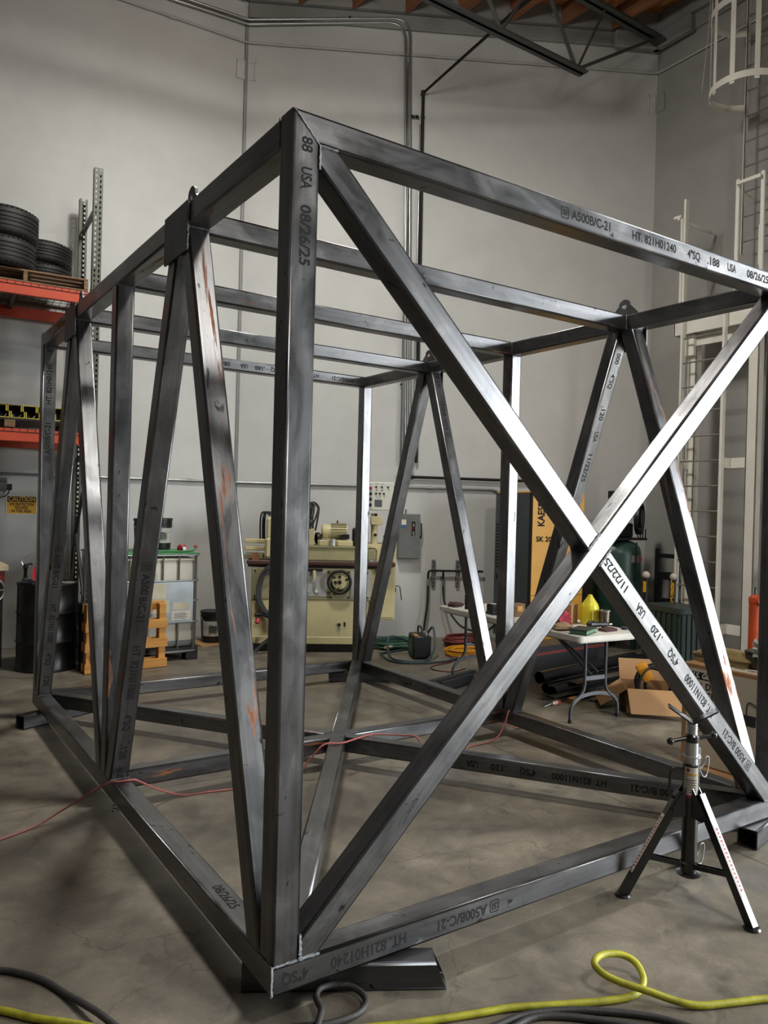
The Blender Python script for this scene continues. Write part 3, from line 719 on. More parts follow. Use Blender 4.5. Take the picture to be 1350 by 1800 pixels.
ground_tube('air_hose', [(0.10, -0.10, z), (0.343, -0.205, z), (0.473, -0.256, z), (0.648, -0.315, z), (0.748, -0.348, z), (0.931, -0.437, z), (1.10, -0.51, z), (1.19, -0.525, 0.016), (1.255, -0.50, 0.03), (1.285, -0.445, 0.05),
    (1.265, -0.40, 0.065), (1.21, -0.375, 0.075), (1.15, -0.375, 0.08), (1.105, -0.40, 0.08), (1.10, -0.445, 0.07), (1.135, -0.50, 0.055), (1.19, -0.565, 0.043), (1.25, -0.63, 0.025), (1.315, -0.685, 0.015), (1.42, -0.731, z), (1.567, -0.792, z), (1.9, -0.95, z)],
    0.0125, M_YHOSE, 'yellow rubber air hose with a raised loop in front of the frame', 'hose', 8)
ground_tube('air_hose', [(-1.3, 0.95, z), (-0.9, 0.70, z), (-0.731, 0.546, z), (-0.642, 0.444, z), (-0.51, 0.316, z), (-0.35, 0.12, z), (-0.2, -0.1, z)], 0.0125, M_YHOSE, 'yellow hose end crossing the corner beside the thick black cable', 'hose')
z = 0.0125
ground_tube('welding_cable', [(-1.3, 1.0, z), (-0.95, 0.89, z), (-0.80, 0.84, z), (-0.698, 0.79, z), (-0.633, 0.726, z), (-0.575, 0.64, z), (-0.53, 0.53, z), (-0.495, 0.41, 0.03), (-0.461, 0.295, 0.041), (-0.40, 0.12, 0.03), (-0.32, -0.1, z)], 0.0115, M_BCABLE, 'thick black cable curving over the yellow hose end', 'cable')
ground_tube('welding_cable', [(0.0, -0.14, z), (0.06, -0.16, z), (0.12, -0.10, 0.032), (0.165, -0.045, 0.033), (0.178, 0.0, 0.033), (0.190, 0.035, 0.033), (0.22, 0.063, 0.033), (0.275, 0.062, 0.03), (0.325, 0.03, 0.025), (0.345, -0.02, 0.018), (0.330, -0.065, z), (0.275, -0.095, z), (0.194, -0.093, z), (0.131, -0.075, z), (0.05, -0.04, z), (-0.05, -0.06, z)], 0.0115, M_BCABLE, 'black cable making a small loop under the near corner', 'cable', 8)
ground_tube('welding_cable', [(0.40, -0.34, z), (0.616, -0.385, z), (0.74, -0.395, z), (0.851, -0.43, z), (0.957, -0.49, z), (1.076, -0.585, z), (1.152, -0.665, z), (1.205, -0.76, z)], 0.0115, M_BCABLE, 'black cable running just below the yellow hose', 'cable')
ground_tube('welding_cable', [(0.56, -0.44, z), (0.68, -0.425, z), (0.78, -0.425, z), (0.87, -0.475, z), (0.97, -0.565, z), (1.05, -0.66, z), (1.10, -0.75, z)], 0.0115, M_BCABLE, 'second black cable at the bottom edge below the yellow hose', 'cable')
zr = 2*T+0.006
ground_tube('extension_cord', [(-1.2, 1.75, 0.006), (-0.75, 1.92, 0.006), (-0.539, 2.0, 0.006), (-0.364, 2.07, 0.01), (-0.22, 2.10, 0.06), (-0.10, 2.05, 0.14), (-0.012, 1.985, zr-0.003), (0.03, 1.965, zr), (0.095, 1.955, zr), (0.13, 1.96, zr-0.01), (0.24, 2.03, 0.12), (0.35, 2.10, 0.05), (0.46, 2.12, 0.008), (0.60, 2.10, 0.006), (0.80, 2.06, 0.006), (1.0, 2.02, 0.006),
    (1.15, 2.02, 0.05), (1.26, 2.01, 0.15), (1.33, 2.00, zr), (1.44, 1.97, zr), (1.56, 2.0, zr), (1.70, 2.035, zr), (1.80, 1.985, zr), (1.88, 1.92, zr), (1.945, 1.84, zr), (2.0, 1.86, 0.12), (2.1, 1.9, 0.02), (2.3, 1.98, 0.006), (2.6, 2.02, 0.006), (2.8, 2.02, 0.02), (2.9, 2.03, 0.10), (2.968, 2.05, zr-0.002), (3.02, 2.065, zr), (3.07, 2.075, zr), (3.10, 2.08, zr-0.02), (3.15, 2.1, 0.08), (3.2, 2.2, 0.006), (3.25, 2.6, 0.006)],
    0.0055, M_PINK, 'thin faded red extension cord draped over the frame rails', 'cord', 6, 8)

# ---- pipe stand
M_SBLK = mat('stand_black', '#131315', 0.32, var=0.3, scale=8, coat=0.3); M_STICK = mat('sticker', '#cfcac0', 0.6, var=0.15, scale=25); M_STRED = mat('sticker_red', '#a02238', 0.6)
ps = thing('pipe_stand', 'black tripod pipe stand with zinc screw post and V head', 'pipe stand', (2.005, -0.165, 0))
A_ = [Vector((1.745, -0.012, 0)), Vector((1.985, -0.485, 0)), Vector((2.285, 0.0, 0))]
ctr = Vector((2.005, -0.165, 0))
MB().lathe([(0, 0.098), (0.052, 0.098), (0.055, 0.104), (0.034, 0.112), (0.034, 0.50), (0.0, 0.50)], n=24).build('center_post', M_SBLK, ps)
MB().lathe([(0.0, 0.44), (0.036, 0.44), (0.036, 0.60), (0.033, 0.603), (0, 0.603)], n=24).build('upper_sleeve', M_SBLK, ps)
MB().lathe([(0.0, 0.60), (0.0285, 0.60), (0.0285, 0.632), (0.042, 0.634), (0.042, 0.640), (0.0285, 0.642), (0.0285, 0.70), (0, 0.70)], n=24).build('inner_tube', M_ALU, ps)
prof = [(0.0, 0.70)]
for i in range(9): prof += [(0.0215, 0.70+i*0.009), (0.0235, 0.7045+i*0.009)]
prof += [(0.0215, 0.785), (0, 0.785)]
MB().lathe(prof, n=20).build('screw', M_ALU, ps)
nut = MB().lathe([(0.0, 0.70), (0.03, 0.70), (0.032, 0.705), (0.032, 0.728), (0.026, 0.735), (0.0, 0.735)], n=20)
nut.build('nut', M_SBLK, ps)
nd = Vector((0.88, -0.42, 0)).normalized()
for s in (-1, 1):
    e_ = nd*(s*0.105)+Vector((0, 0, 0.716+0.012*s)); b = MB().cyl(nd*(s*0.026)+Vector((0, 0, 0.716)), e_, 0.010, 0.008, 12); b.sphere(e_, 0.0165, 14, 10); b.build('handle', M_SBLK, ps)
# V head: two plates
hd = Vector((0.62, -0.78, 0)).normalized(); hn = Vector((hd.y, -hd.x, 0))
vh = MB()
for s in (-1, 1):
    rot = Matrix((hd, hn, Z)).transposed() @ Matrix.Rotation(-s*R(33), 3, 'Y')
    c = hd*(s*0.052) + Vector((0, 0, 0.787+0.034))
    vh.box(c, (0.125, 0.075, 0.007), rot, 0.002)
vh.build('v_head', M_SBLK, ps, smooth=False)
# legs
for i, ft in enumerate(A_):
    ft = ft-ctr; d = ft.copy(); d.z = 0; d.normalize(); top = d*0.045 + Vector((0, 0, 0.475)); foot = ft + Vector((0, 0, 0.006))
    ax = (foot-top); L_ = ax.length; ax.normalize(); sd = Vector((-d.y, d.x, 0)); up_ = sd.cross(ax)
    rot = Matrix((ax, sd, up_)).transposed(); c = (top+foot)/2
    lg = MB(); 
    for o_, sz in ((up_*0.018*(-1 if up_.z < 0 else 1), (L_, 0.036, 0.003)), (sd*0.0165, (L_, 0.003, 0.036)), (-sd*0.0165, (L_, 0.003, 0.036))):
        lg.box(c+o_, sz, rot, 0.0008)
    lo = lg.build('leg', M_SBLK, ps, smooth=False)
    MB().lathe([(0, 0), (0.034, 0), (0.036, 0.004), (0.030, 0.012), (0, 0.012)], c=(foot.x, foot.y, 0), n=20).build('foot', M_SBLK, lo)
    uo = up_*(-1 if up_.z < 0 else 1)
    # stickers: white strip along the leg with red print
    st = MB().box(top+ax*(L_*0.52)+uo*0.0202, (0.30, 0.026, 0.0006), rot); so = st.build('sticker', M_STICK, lo, smooth=False)
    rd_ = ax if i == 0 else -ax
    lettering('JACKSTAND TOOLS  PIPE STAND' if False else 'SUMNER TOOLS . STAND', M_STRED, lo, top+ax*(L_*0.52 + (-0.14 if i == 0 else 0.14))+uo*0.0208, (ax if i == 0 else -ax), uo.cross(ax if i == 0 else -ax), 0.018, name='print', width=0.28) if False else None
    b = MB()
    for q in range(16): b.box(top+ax*(L_*0.52-0.13+q*0.0165)+uo*0.0209, (0.010, 0.009 if q % 3 else 0.012, 0.0004), rot)
    b.build('sticker_lettering', M_STRED, lo, smooth=False)
    # gusset to the post
    gp = MB().prism([(0.0, 0.0), (0.075, -0.11), (0.055, -0.135), (0.0, -0.13), ], 0.006, Matrix.Translation(Vector((0, 0, 0.50))-sd*0.021+d*0.03) @ Matrix((d, Z, -sd)).transposed().to_4x4())
    gp.prism([(0.0, 0.0), (0.075, -0.11), (0.055, -0.135), (0.0, -0.13), ], 0.006, Matrix.Translation(Vector((0, 0, 0.50))+sd*0.021+d*0.03) @ Matrix((d, Z, -sd)).transposed().to_4x4())
    gp.build('hinge_plate', M_SBLK, ps, smooth=False)
    MB().cyl(d*0.085+Vector((0, 0, 0.395))-sd*0.028, d*0.085+Vector((0, 0, 0.395))+sd*0.028, 0.007, n=10).build('pin', M_DKST, ps)
    # brace
    p = top+ax*(L_*0.62)
    b = MB()
    for s in (-1, 1): b.box((p+Vector((d.x*0.03, d.y*0.03, 0.145)))/2 + sd*(s*0.012), ((p-Vector((d.x*0.03, d.y*0.03, 0.145))).length, 0.003, 0.022), Matrix(((p-Vector((d.x*0.03, d.y*0.03, 0.145))).normalized(), sd, (p-Vector((d.x*0.03, d.y*0.03, 0.145))).normalized().cross(sd))).transposed(), 0.0005)
    b.build('leg_brace', M_SBLK, ps, smooth=False)
MB().lathe([(0.036, 0.13), (0.041, 0.132), (0.041, 0.155), (0.036, 0.157)], n=20).build('collar', M_SBLK, ps)
# carry handle, latch plate, spring clips, label
side = Vector((-0.86, 0.51, 0))
hp = [side*0.034+Vector((0, 0, 0.575)), side*0.075+Vector((0, 0, 0.578)), side*0.095+Vector((0, 0, 0.56)), side*0.098+Vector((0, 0, 0.48)), side*0.085+Vector((0, 0, 0.452)), side*0.06+Vector((0, 0, 0.435))]
MB().path(smooth_pts(hp, 4), 0.007, 8).build('carry_handle', M_SBLK, ps)
ls = Vector((0.80, 0.05, 0)).normalized()
MB().box(ls*0.052+Vector((0, 0, 0.61)), (0.042, 0.010, 0.12), Matrix((ls, Vector((-ls.y, ls.x, 0)), Z)).transposed(), 0.004).build('latch_plate', M_SBLK, ps)
def clip(z0, o_):
    c = ls*o_ + Vector((0, 0, z0)); pts = [c, c+ls*0.035+Z*0.02, c+ls*0.05+Z*0.048, c+ls*0.075+Z*0.045, c+ls*0.072-Z*0.0, c+ls*0.055-Z*0.04, c+ls*0.03-Z*0.035, c+ls*0.005-Z*0.005]
    MB().path(smooth_pts(pts, 4), 0.0032, 6).build('spring_clip', M_ALU, ps)
clip(0.56, 0.07); clip(0.16, 0.05)
fd = (CAM-ctr); fd.z = 0; fd.normalize(); fs = Vector((-fd.y, fd.x, 0))
def curved_label(z0, z1, r, half, m, nm):
    b = MB(); k = 8; rows = []
    for zz in (z0, z1):
        rows.append([b.bm.verts.new((fd*math.cos(half*(2*i/k-1)) + fs*math.sin(half*(2*i/k-1)))*r + Z*zz) for i in range(k+1)])
    for i in range(k): b.bm.faces.new((rows[0][i], rows[0][i+1], rows[1][i+1], rows[1][i]))
    return b.build(nm, m, ps)
curved_label(0.462, 0.592, 0.0366, 0.9, M_STICK, 'label'); curved_label(0.455, 0.468, 0.0368, 0.9, M_STRED, 'label_band'); curved_label(0.555, 0.563, 0.0369, 0.7, mat('label_amber', '#d69a2a', 0.6), 'label_heading')
for q in range(6): curved_label(0.478+q*0.011, 0.482+q*0.011, 0.0369, 0.72, mat('label_print', '#77736b', 0.7), 'label_print')
b = MB(); p = (fd*math.cos(-0.35)+fs*math.sin(-0.35))*0.0368; b.cyl(p+Z*0.579, p*1.01+Z*0.579, 0.008, n=14); b.build('label_logo', M_STRED, ps)
# ================================================================ LEFT SIDE: RACK, TYRES, DRUM, TOTE
def frame_at(t, loc, rz): t.location = loc; t.rotation_euler = (0, 0, rz)
RK = thing('pallet_rack', 'pallet rack with perforated grey uprights and orange beams against the wall', 'rack', (0.85, 6.24, 0), AL)
UW, UD, UH, RD = 0.086, 0.075, 5.24, 1.06
def perforated(b, x0, x1, y, z0, z1, cols=2, pitch=0.0555):
    """plate in the xz plane at y with rows of teardrop holes"""
    n = int((z1-z0)/pitch); ph = (z1-z0)/n; cw = (x1-x0)/cols; bm = b.bm
    for r in range(n):
        for c in range(cols):
            a, d = x0+c*cw, z0+r*ph; cx, cz = a+cw/2, d+ph/2
            o = [bm.verts.new((p, y, q)) for p, q in ((a, d), (a+cw, d), (a+cw, d+ph), (a, d+ph))]
            i = [bm.verts.new((cx+p, y, cz+q)) for p, q in ((-0.0055, -0.015), (0.0055, -0.015), (0.0095, 0.013), (-0.0095, 0.013))]
            for k in range(4): bm.faces.new((o[k], o[(k+1) % 4], i[(k+1) % 4], i[k]))
for ux in (0.0, -2.62):
    for uy, s in ((0.0, 1), (RD, -1)):
        b = MB(); perforated(b, ux-UW/2, ux+UW/2, uy, 0.02, UH)
        for e_ in (-1, 1):
            b.box((ux+e_*UW/2, uy+s*UD/2, UH/2+0.01), (0.003, UD, UH-0.02)); b.box((ux+e_*(UW/2-0.011), uy+s*UD, UH/2+0.01), (0.022, 0.003, UH-0.02))
        bmesh.ops.remove_doubles(b.bm, verts=b.bm.verts, dist=0.0004)
        b.build('upright', M_GREENG, RK, smooth=False)
        MB().bx((ux-0.07, uy-0.05 if s > 0 else uy-0.09, 0.0), (ux+0.07, uy+0.09 if s > 0 else uy+0.05, 0.01)).build('foot_plate', M_GREENG, RK, smooth=False)
    zz = 0.4; up = True
    while zz < 4.0:
        z2 = zz+0.95
        MB().cyl((ux, UD+0.0 if up else RD-UD, zz), (ux, RD-UD if up else UD, z2), 0.02, n=6).build('frame_brace', M_DKST, RK); zz = z2; up = not up
    for zz in (0.3, 2.2, 4.85): MB().bx((ux-0.02, UD, zz-0.02), (ux+0.02, RD-UD, zz+0.02)).build('frame_strut', M_DKST, RK, smooth=False)
for zt in (3.905, 2.43):
    for uy, s in ((-0.028, 1), (RD+0.028, -1)):
        b = MB().bx((-2.62+UW/2+0.004, uy-0.024, zt-0.125), (-UW/2-0.004, uy+0.024, zt), 0.004)
        b.build('beam', M_ORANGE, RK, smooth=False)
        for ux in (-UW/2-0.002, -2.62+UW/2+0.002):
            MB().box((ux, uy+s*0.0-0.0, zt-0.08), (0.006, 0.075, 0.20)).build('beam_connector', M_ORANGE, RK, smooth=False)
    w = MB(); r = 0.003
    k = 0
    xx = -2.5
    while xx < -0.06:
        w.path([(xx, -0.056, zt-0.032), (xx, -0.056, zt+0.006), (xx, RD+0.05, zt+0.006)], r, 4); xx += 0.072
    for yy in [(-0.056), 0.08, 0.2, 0.32, 0.44, 0.56, 0.68, 0.8, 0.92, 1.03]: w.cyl((-2.52, yy, zt+0.012 if yy > -0.05 else zt-0.03), (-0.06, yy, zt+0.012 if yy > -0.05 else zt-0.03), r, n=4)
    w.build('wire_mesh', M_DKST, RK, smooth=False)
    for xx in (-2.1, -1.4, -0.75): MB().bx((xx-0.02, -0.004, zt-0.045), (xx+0.02, RD+0.004, zt-0.002)).build('deck_support', M_DKST, RK, smooth=False)
def RKP(x, y, z): return RK_M @ Vector((x, y, z))
RK_M = Matrix.Translation((0.85, 6.24, 0)) @ Matrix.Rotation(AL, 4, 'Z')
def pallet(name, label, loc, rz, L, Wd, m, hgt=0.125):
    t = thing(name, label, 'pallet', loc, rz)
    for x in (0.0, L/2-0.02, L-0.04): MB().bx((x, 0, 0.018), (x+0.04, Wd, hgt-0.018), 0.002).build('stringer', m, t, smooth=False)
    k = 7
    for i in range(k):
        y = i*(Wd-0.1)/(k-1); MB().bx((0, y, hgt-0.017), (L, y+0.1, hgt), 0.002).build('top_board', m, t, smooth=False)
    for y in (0, Wd/2-0.05, Wd-0.1): MB().bx((0, y, 0), (L, y+0.1, 0.017), 0.002).build('bottom_board', m, t, smooth=False)
    return t
pallet('wooden_pallet', 'weathered wooden pallet carrying the tyres on the upper rack deck', RKP(-1.28, 0.0, 3.921), AL, 1.2, 1.02, M_OLDW, 0.13)
# tyres
M_TYRE = mat('tyre_rubber', '#111112', 0.62, var=0.3, scale=10)
def tyre(loc, ro, w, rz, label):
    ri = ro*0.68; t = thing('tyre', label, 'tyre', loc, rz, 'stacked tyres on the rack')
    h2 = w/2; pr_ = [(ri, h2*0.72), (ri+0.02, h2*0.9), (ro*0.86, h2), (ro*0.955, h2*0.86), (ro, h2*0.62)]
    for g_ in (0.42, 0.12, -0.12, -0.42): pr_ += [(ro, h2*(g_+0.045)), (ro-0.009, h2*(g_+0.035)), (ro-0.009, h2*(g_-0.035)), (ro, h2*(g_-0.045))]
    pr_ += [(ro, -h2*0.62), (ro*0.955, -h2*0.86), (ro*0.86, -h2), (ri+0.02, -h2*0.9), (ri, -h2*0.72), (ri-0.012, 0)]
    MB().lathe(pr_, c=(0, 0, h2), n=56, closed=True).build('carcass', M_TYRE, t)
    b = MB()
    for i in range(44):
        a = 2*math.pi*i/44
        for s in (-1, 1):
            c = Vector((math.cos(a), math.sin(a), 0))*(ro*0.958); c.z = h2+s*h2*0.74
            rot = Matrix.Rotation(a, 3, 'Z') @ Matrix.Rotation(s*R(38), 3, 'Y')
            b.box(c, (0.012, 0.006, h2*0.30), rot)
    b.build('tread_sipes', M_RUB, t, smooth=False)
zt = 4.053
tyre((-0.035, 6.53, zt), 0.335, 0.30, 0.1, 'lower wide tyre of the taller-looking pair at the rack edge')
tyre((-0.015, 6.55, zt+0.302), 0.34, 0.30, 0.7, 'top wide tyre of the taller-looking pair at the rack edge')
tyre((0.455, 7.02, zt), 0.305, 0.235, 0.3, 'bottom tyre of the pair beside the rear rack upright')
tyre((0.445, 7.01, zt+0.237), 0.31, 0.24, 1.1, 'upper tyre of the pair beside the rear rack upright')
# steel channels on the lower deck
M_CHAN = mat('channel_black', '#202022', 0.5, 0.4); M_YEDGE = mat('yellow_edge', '#c8b83a', 0.55, var=0.3, scale=30)
for i in range(4):
    xx = -2.0+i*0.58
    o = MB().bx((0, 0, 0), (0.10, 0.98, 0.075), 0.003).build('timber_bearer', M_OLDW, smooth=False, loc=RKP(xx, 0.02, 2.449)); o.rotation_euler = (0, 0, AL)
    tag(o, ['first', 'second', 'third', 'last'][i] + ' timber bearer under the yellow-ended channels on the lower rack deck', 'timber', 'timber bearers on the rack')
sk = MB().bx((0, 0, 0), (2.15, 0.9, 0.02), 0.002).build('steel_sheet', M_DKST, smooth=False, loc=RKP(-2.3, 0.04, 2.526)); sk.rotation_euler = (0, 0, AL); tag(sk, 'dark steel sheet lying under the stacked yellow-ended channels', 'steel sheet')
names = ['outermost', 'second', 'third', 'fourth', 'fifth', 'sixth', 'seventh', 'eighth', 'ninth', 'tenth', 'eleventh', 'twelfth', 'thirteenth', 'fourteenth']
def channel_mesh():
    b = MB(); b.bx((0, 0, 0), (0.132, 0.95, 0.007)); b.bx((0, 0, 0.007), (0.008, 0.95, 0.066)); b.bx((0.124, 0, 0.007), (0.132, 0.95, 0.066)); return b
def channel_end():
    b = MB(); b.bx((0, -0.004, 0), (0.132, 0.03, 0.0085)); b.bx((0, -0.004, 0.0075), (0.0095, 0.03, 0.067)); b.bx((0.1225, -0.004, 0.0075), (0.1325, 0.03, 0.067)); return b
c0_ = channel_mesh().build('steel_channel', M_CHAN, smooth=False); e0_ = channel_end().build('painted_end', M_YEDGE, c0_, smooth=False)
first = True
for row in range(2):
    for i in range(14):
        if first: o = c0_; first = False
        else:
            o = c0_.copy(); COL.objects.link(o); e2 = e0_.copy(); COL.objects.link(e2); e2.parent = o
        if row == 0: o.location = RKP(-0.225-i*0.139, 0.06, 2.547)
        else: o.location = RKP(-0.225-i*0.139+0.132-0.03, 0.06, 2.682)
        o.rotation_euler = (0, 0, AL) if row == 0 else (0, R(180), 0)
        if row == 1:
            o.rotation_euler = Euler((0, R(180), 0)); o.rotation_euler = (Matrix.Rotation(AL, 3, 'Z') @ Matrix.Rotation(R(180), 3, 'Y')).to_euler()
        tag(o, '%s yellow-ended steel channel, %s row, counted from the rack post' % (names[i], ['lower', 'upper'][row]), 'steel channel', 'yellow-ended steel channels on the rack')
o = MB().bx((0, 0, 0), (0.24, 0.6, 0.022), 0.002).build('aluminium_bar', M_ALU, smooth=False, loc=RKP(-0.92, 0.05, 2.684)); o.rotation_euler = (0, R(2), AL); tag(o, 'bright flat bar lying on the yellow-ended channels', 'metal bar')
# workbench at the frame edge, lid wheel, pails
wbk = thing('workbench', 'workbench with thick pale wooden top and red apron behind the black drum', 'workbench', (-1.62, 6.42, 0))
MB().bx((0, 0, 0.985), (1.72, 0.56, 1.045), 0.004).build('top', wood('bench_top', '#b9a888', '#d6c7a6'), wbk, smooth=False)
MB().bx((0.03, 0.03, 0.86), (1.69, 0.06, 0.985)).build('apron', mat('apron_red', '#8a2f22', 0.5), wbk, smooth=False)
for x in (0.05, 1.60):
    for y in (0.05, 0.44): MB().bx((x, y, 0), (x+0.08, y+0.08, 0.985)).build('leg', M_DKST, wbk, smooth=False)
hw = thing('hand_wheel', 'bright spoked hand wheel below the workbench top', 'hand wheel', (-0.055, 6.30, 0.80))
MB().lathe([(0.115+0.012*math.cos(2*math.pi*i/10), 0.012*math.sin(2*math.pi*i/10)) for i in range(10)], n=32, axis=(0.3, -1, 0), closed=True).build('rim', M_ALU, hw)
ax_ = Vector((0.3, -1, 0)).normalized(); q_ = ax_.to_track_quat('Z', 'Y').to_matrix()
for i in range(4): MB().cyl((0, 0, 0), q_ @ Vector((math.cos(i*math.pi/2)*0.11, math.sin(i*math.pi/2)*0.11, 0)), 0.008, n=8).build('spoke', M_ALU, hw)
MB().cyl((0, 0.10, 0) if False else -ax_*0.09, ax_*0.02, 0.02, n=12).build('hub', M_ALU, hw)
def pail(loc, label, cols, hgt=0.37, r=0.148, rz=0.0, handle=True, grp='plastic pails'):
    t = thing('pail', label, 'bucket', loc, rz, grp)
    MB().lathe([(0, 0), (r*0.87, 0), (r*0.88, 0.01), (r*0.985, hgt*0.78), (r*0.96, hgt*0.8), (r*0.985, hgt*0.97), (0, hgt*0.97)], n=32).build('body', mat('pail_'+cols[0], cols[0], 0.42), t)
    MB().lathe([(0, hgt), (r*0.9, hgt), (r*0.92, hgt+0.006), (r*1.03, hgt+0.004), (r*1.04, hgt-0.02), (r*1.0, hgt-0.022)], n=32).build('lid', mat('pail_'+cols[1], cols[1], 0.42), t)
    for zz in (0.80, 0.86): MB().lathe([(r*0.98, hgt*zz), (r*1.035, hgt*(zz+0.004)), (r*1.035, hgt*(zz+0.016)), (r*0.98, hgt*(zz+0.02))], n=32).build('ridge', mat('pail_'+cols[0], cols[0], 0.42), t)
    if len(cols) > 2:
        b = MB(); k = 10; rows = []
        for zz, rr in ((hgt*0.22, r*0.915), (hgt*0.70, r*0.978)):
            rows.append([b.bm.verts.new((math.cos(a)*(rr+0.001), math.sin(a)*(rr+0.001), zz)) for a in [R(-165)+R(150)*i/k for i in range(k+1)]])
        for i in range(k): b.bm.faces.new((rows[0][i], rows[0][i+1], rows[1][i+1], rows[1][i]))
        b.build('label_sheet', mat('pail_'+cols[2], cols[2], 0.6), t)
        b = MB()
        for q in range(5): b.box((math.cos(R(-110))*r*0.985, math.sin(R(-110))*r*0.985, hgt*(0.36+q*0.05)), (0.10, 0.006, 0.006), Matrix.Rotation(R(-20), 3, 'Z'))
        b.build('label_lettering', M_INK, t, smooth=False)
    if handle:
        pts = [(-r*1.03, 0, hgt*0.83), (-r*0.98, -r*0.55, hgt*0.72), (-r*0.55, -r*0.98, hgt*0.60), (0, -r*1.10, hgt*0.55), (r*0.55, -r*0.98, hgt*0.60), (r*0.98, -r*0.55, hgt*0.72), (r*1.03, 0, hgt*0.83)]
        MB().path(smooth_pts(pts, 4), 0.003, 6).build('handle', M_ALU, t)
    return t
pail((0.0, 7.18, 0), 'white pail with blue lid standing behind the black drum', ('#bdb9ac', '#1f3157'), 0.40, 0.15)
# drum
dr = thing('oil_drum', 'tall black steel oil drum beside the rack', 'drum', (0.46, 6.10, 0))
pr_ = [(0, 0.015), (0.275, 0.015), (0.29, 0.0), (0.292, 0.02), (0.285, 0.03), (0.285, 0.28), (0.296, 0.295), (0.285, 0.31), (0.285, 0.57), (0.296, 0.585), (0.285, 0.60), (0.285, 0.85), (0.292, 0.86), (0.292, 0.88), (0.283, 0.882), (0.278, 0.862), (0, 0.862)]
MB().lathe(pr_, n=48).build('body', mat('drum_black', '#0d0d0f', 0.38), dr)
b = MB().box((-0.11, -0.275, 0.40), (0.022, 0.004, 0.004), Matrix.Rotation(R(-22), 3, 'Z')).box((-0.11, -0.275, 0.388), (0.022, 0.004, 0.004), Matrix.Rotation(R(-22), 3, 'Z')); b.build('stencil_lettering', M_WHITE, dr, smooth=False)
MB().lathe([(0, 0.862), (0.03, 0.862), (0.03, 0.875), (0, 0.88)], c=(0.15, 0.1, 0), n=16).build('bung_cap', M_GALV, dr)
frame_at(dr, (0.44, 6.21, 0), 0)
pm = thing('drum_pump', 'chrome hand pump standing on the black drum', 'pump', (0.235, 6.27, 0.864))
MB().lathe([(0, 0), (0.028, 0), (0.028, 0.05), (0.018, 0.06), (0.016, 0.15), (0.024, 0.16), (0.022, 0.20), (0, 0.205)], n=16).build('body', M_DKST, pm)
MB().path(smooth_pts([(0, 0, 0.17), (-0.035, 0, 0.21), (-0.03, 0, 0.25), (0.02, 0, 0.285), (0.07, 0, 0.315)], 4), 0.008, 8).build('lever', M_ALU, pm)
MB().path(smooth_pts([(0.01, 0, 0.19), (0.05, 0, 0.205), (0.06, 0, 0.19)], 4), 0.009, 8).build('spout', M_DKST, pm)
def lumpy(b, c, sc, seed, u=14, v=9, amt=0.22):
    rd = random.Random(seed); g_ = bmesh.ops.create_uvsphere(b.bm, u_segments=u, v_segments=v, radius=1.0)['verts']; ph = [rd.uniform(0, 6) for _ in range(6)]
    for vt in g_:
        n_ = vt.co.copy(); k = 1+amt*(math.sin(5*n_.x+ph[0])*math.cos(4*n_.y+ph[1])+0.6*math.sin(9*n_.z+ph[2]+3*n_.x)+0.4*math.sin(13*n_.y+ph[3]))
        vt.co = Vector((n_.x*k*sc[0]+c[0], n_.y*k*sc[1]+c[1], max(n_.z*k, -0.55)*sc[2]+c[2]))
    return b
rg = lumpy(MB(), (0, 0, 0.02), (0.10, 0.08, 0.036), 3).build('shop_rag', mat('rag_dark', '#24282f', 0.9), loc=(0.26, 6.12, 0.868)); tag(rg, 'crumpled dark rag on the drum in front of the chrome pump', 'rag')
fn = thing('funnel', 'red plastic funnel leaning on the black drum', 'funnel', (0.385, 6.07, 0.98))
ax_ = Vector((-0.35, -0.9, 0.25)).normalized()
MB().lathe([(0.112, 0.0), (0.118, 0.004), (0.108, -0.01), (0.09, -0.03), (0.03, -0.10), (0.014, -0.12), (0.012, -0.20), (0.009, -0.20), (0.011, -0.12), (0.027, -0.098), (0.086, -0.028), (0.104, -0.008)], n=36, axis=ax_).build('cone', M_RED, fn)
MB().lathe([(0.117+0.005*math.cos(2*math.pi*i/8), 0.005*math.sin(2*math.pi*i/8)) for i in range(8)], n=36, axis=ax_, closed=True).build('rim', M_RED, fn)
ld = MB().lathe([(0, 0), (0.075, 0), (0.078, 0.004), (0.078, 0.016), (0, 0.02)], n=28).build('tin_lid', mat('tin', '#b7b8b2', 0.3, 0.5), loc=(0.615, 6.17, 0.865)); tag(ld, 'bright round tin lid lying on the edge of the drum top', 'lid')
# caution sign and wall box
sgn = thing('caution_sign', 'yellow and black caution sign on the grey wall', 'sign', WL(2.576, 1.655, 0.004), AL)
MB().bx((-0.168, -0.003, -0.112), (0.168, 0.003, 0.112), 0.001).build('backing', M_PAPER, sgn, smooth=False)
MB().bx((-0.153, -0.0045, -0.10), (0.153, -0.003, 0.035)).build('yellow_field', mat('sign_yellow', '#d9a520', 0.55, var=0.08), sgn, smooth=False)
MB().bx((-0.153, -0.0045, 0.035), (0.153, -0.003, 0.10)).build('black_field', mat('sign_black', '#161512', 0.55), sgn, smooth=False)
for tx, zz, sz, wd_, mm in (('CAUTION', 0.067, 0.072, 0.285, MATS['sign_yellow']), ('EYE PROTECTION', 0.006, 0.044, 0.25, MATS['sign_black']), ('REQUIRED', -0.032, 0.044, 0.14, MATS['sign_black']), ('IN THIS AREA', -0.072, 0.044, 0.21, MATS['sign_black'])):
    lettering(tx, mm, sgn, (-wd_/2, -0.0052, zz), (1, 0, 0), (0, 0, 1), sz, width=wd_, bold=0.0016)
pb = thing('power_supply', 'small grey wall box with black plug above the caution sign', 'electrical box', WL(2.85, 1.885, 0.0), AL)
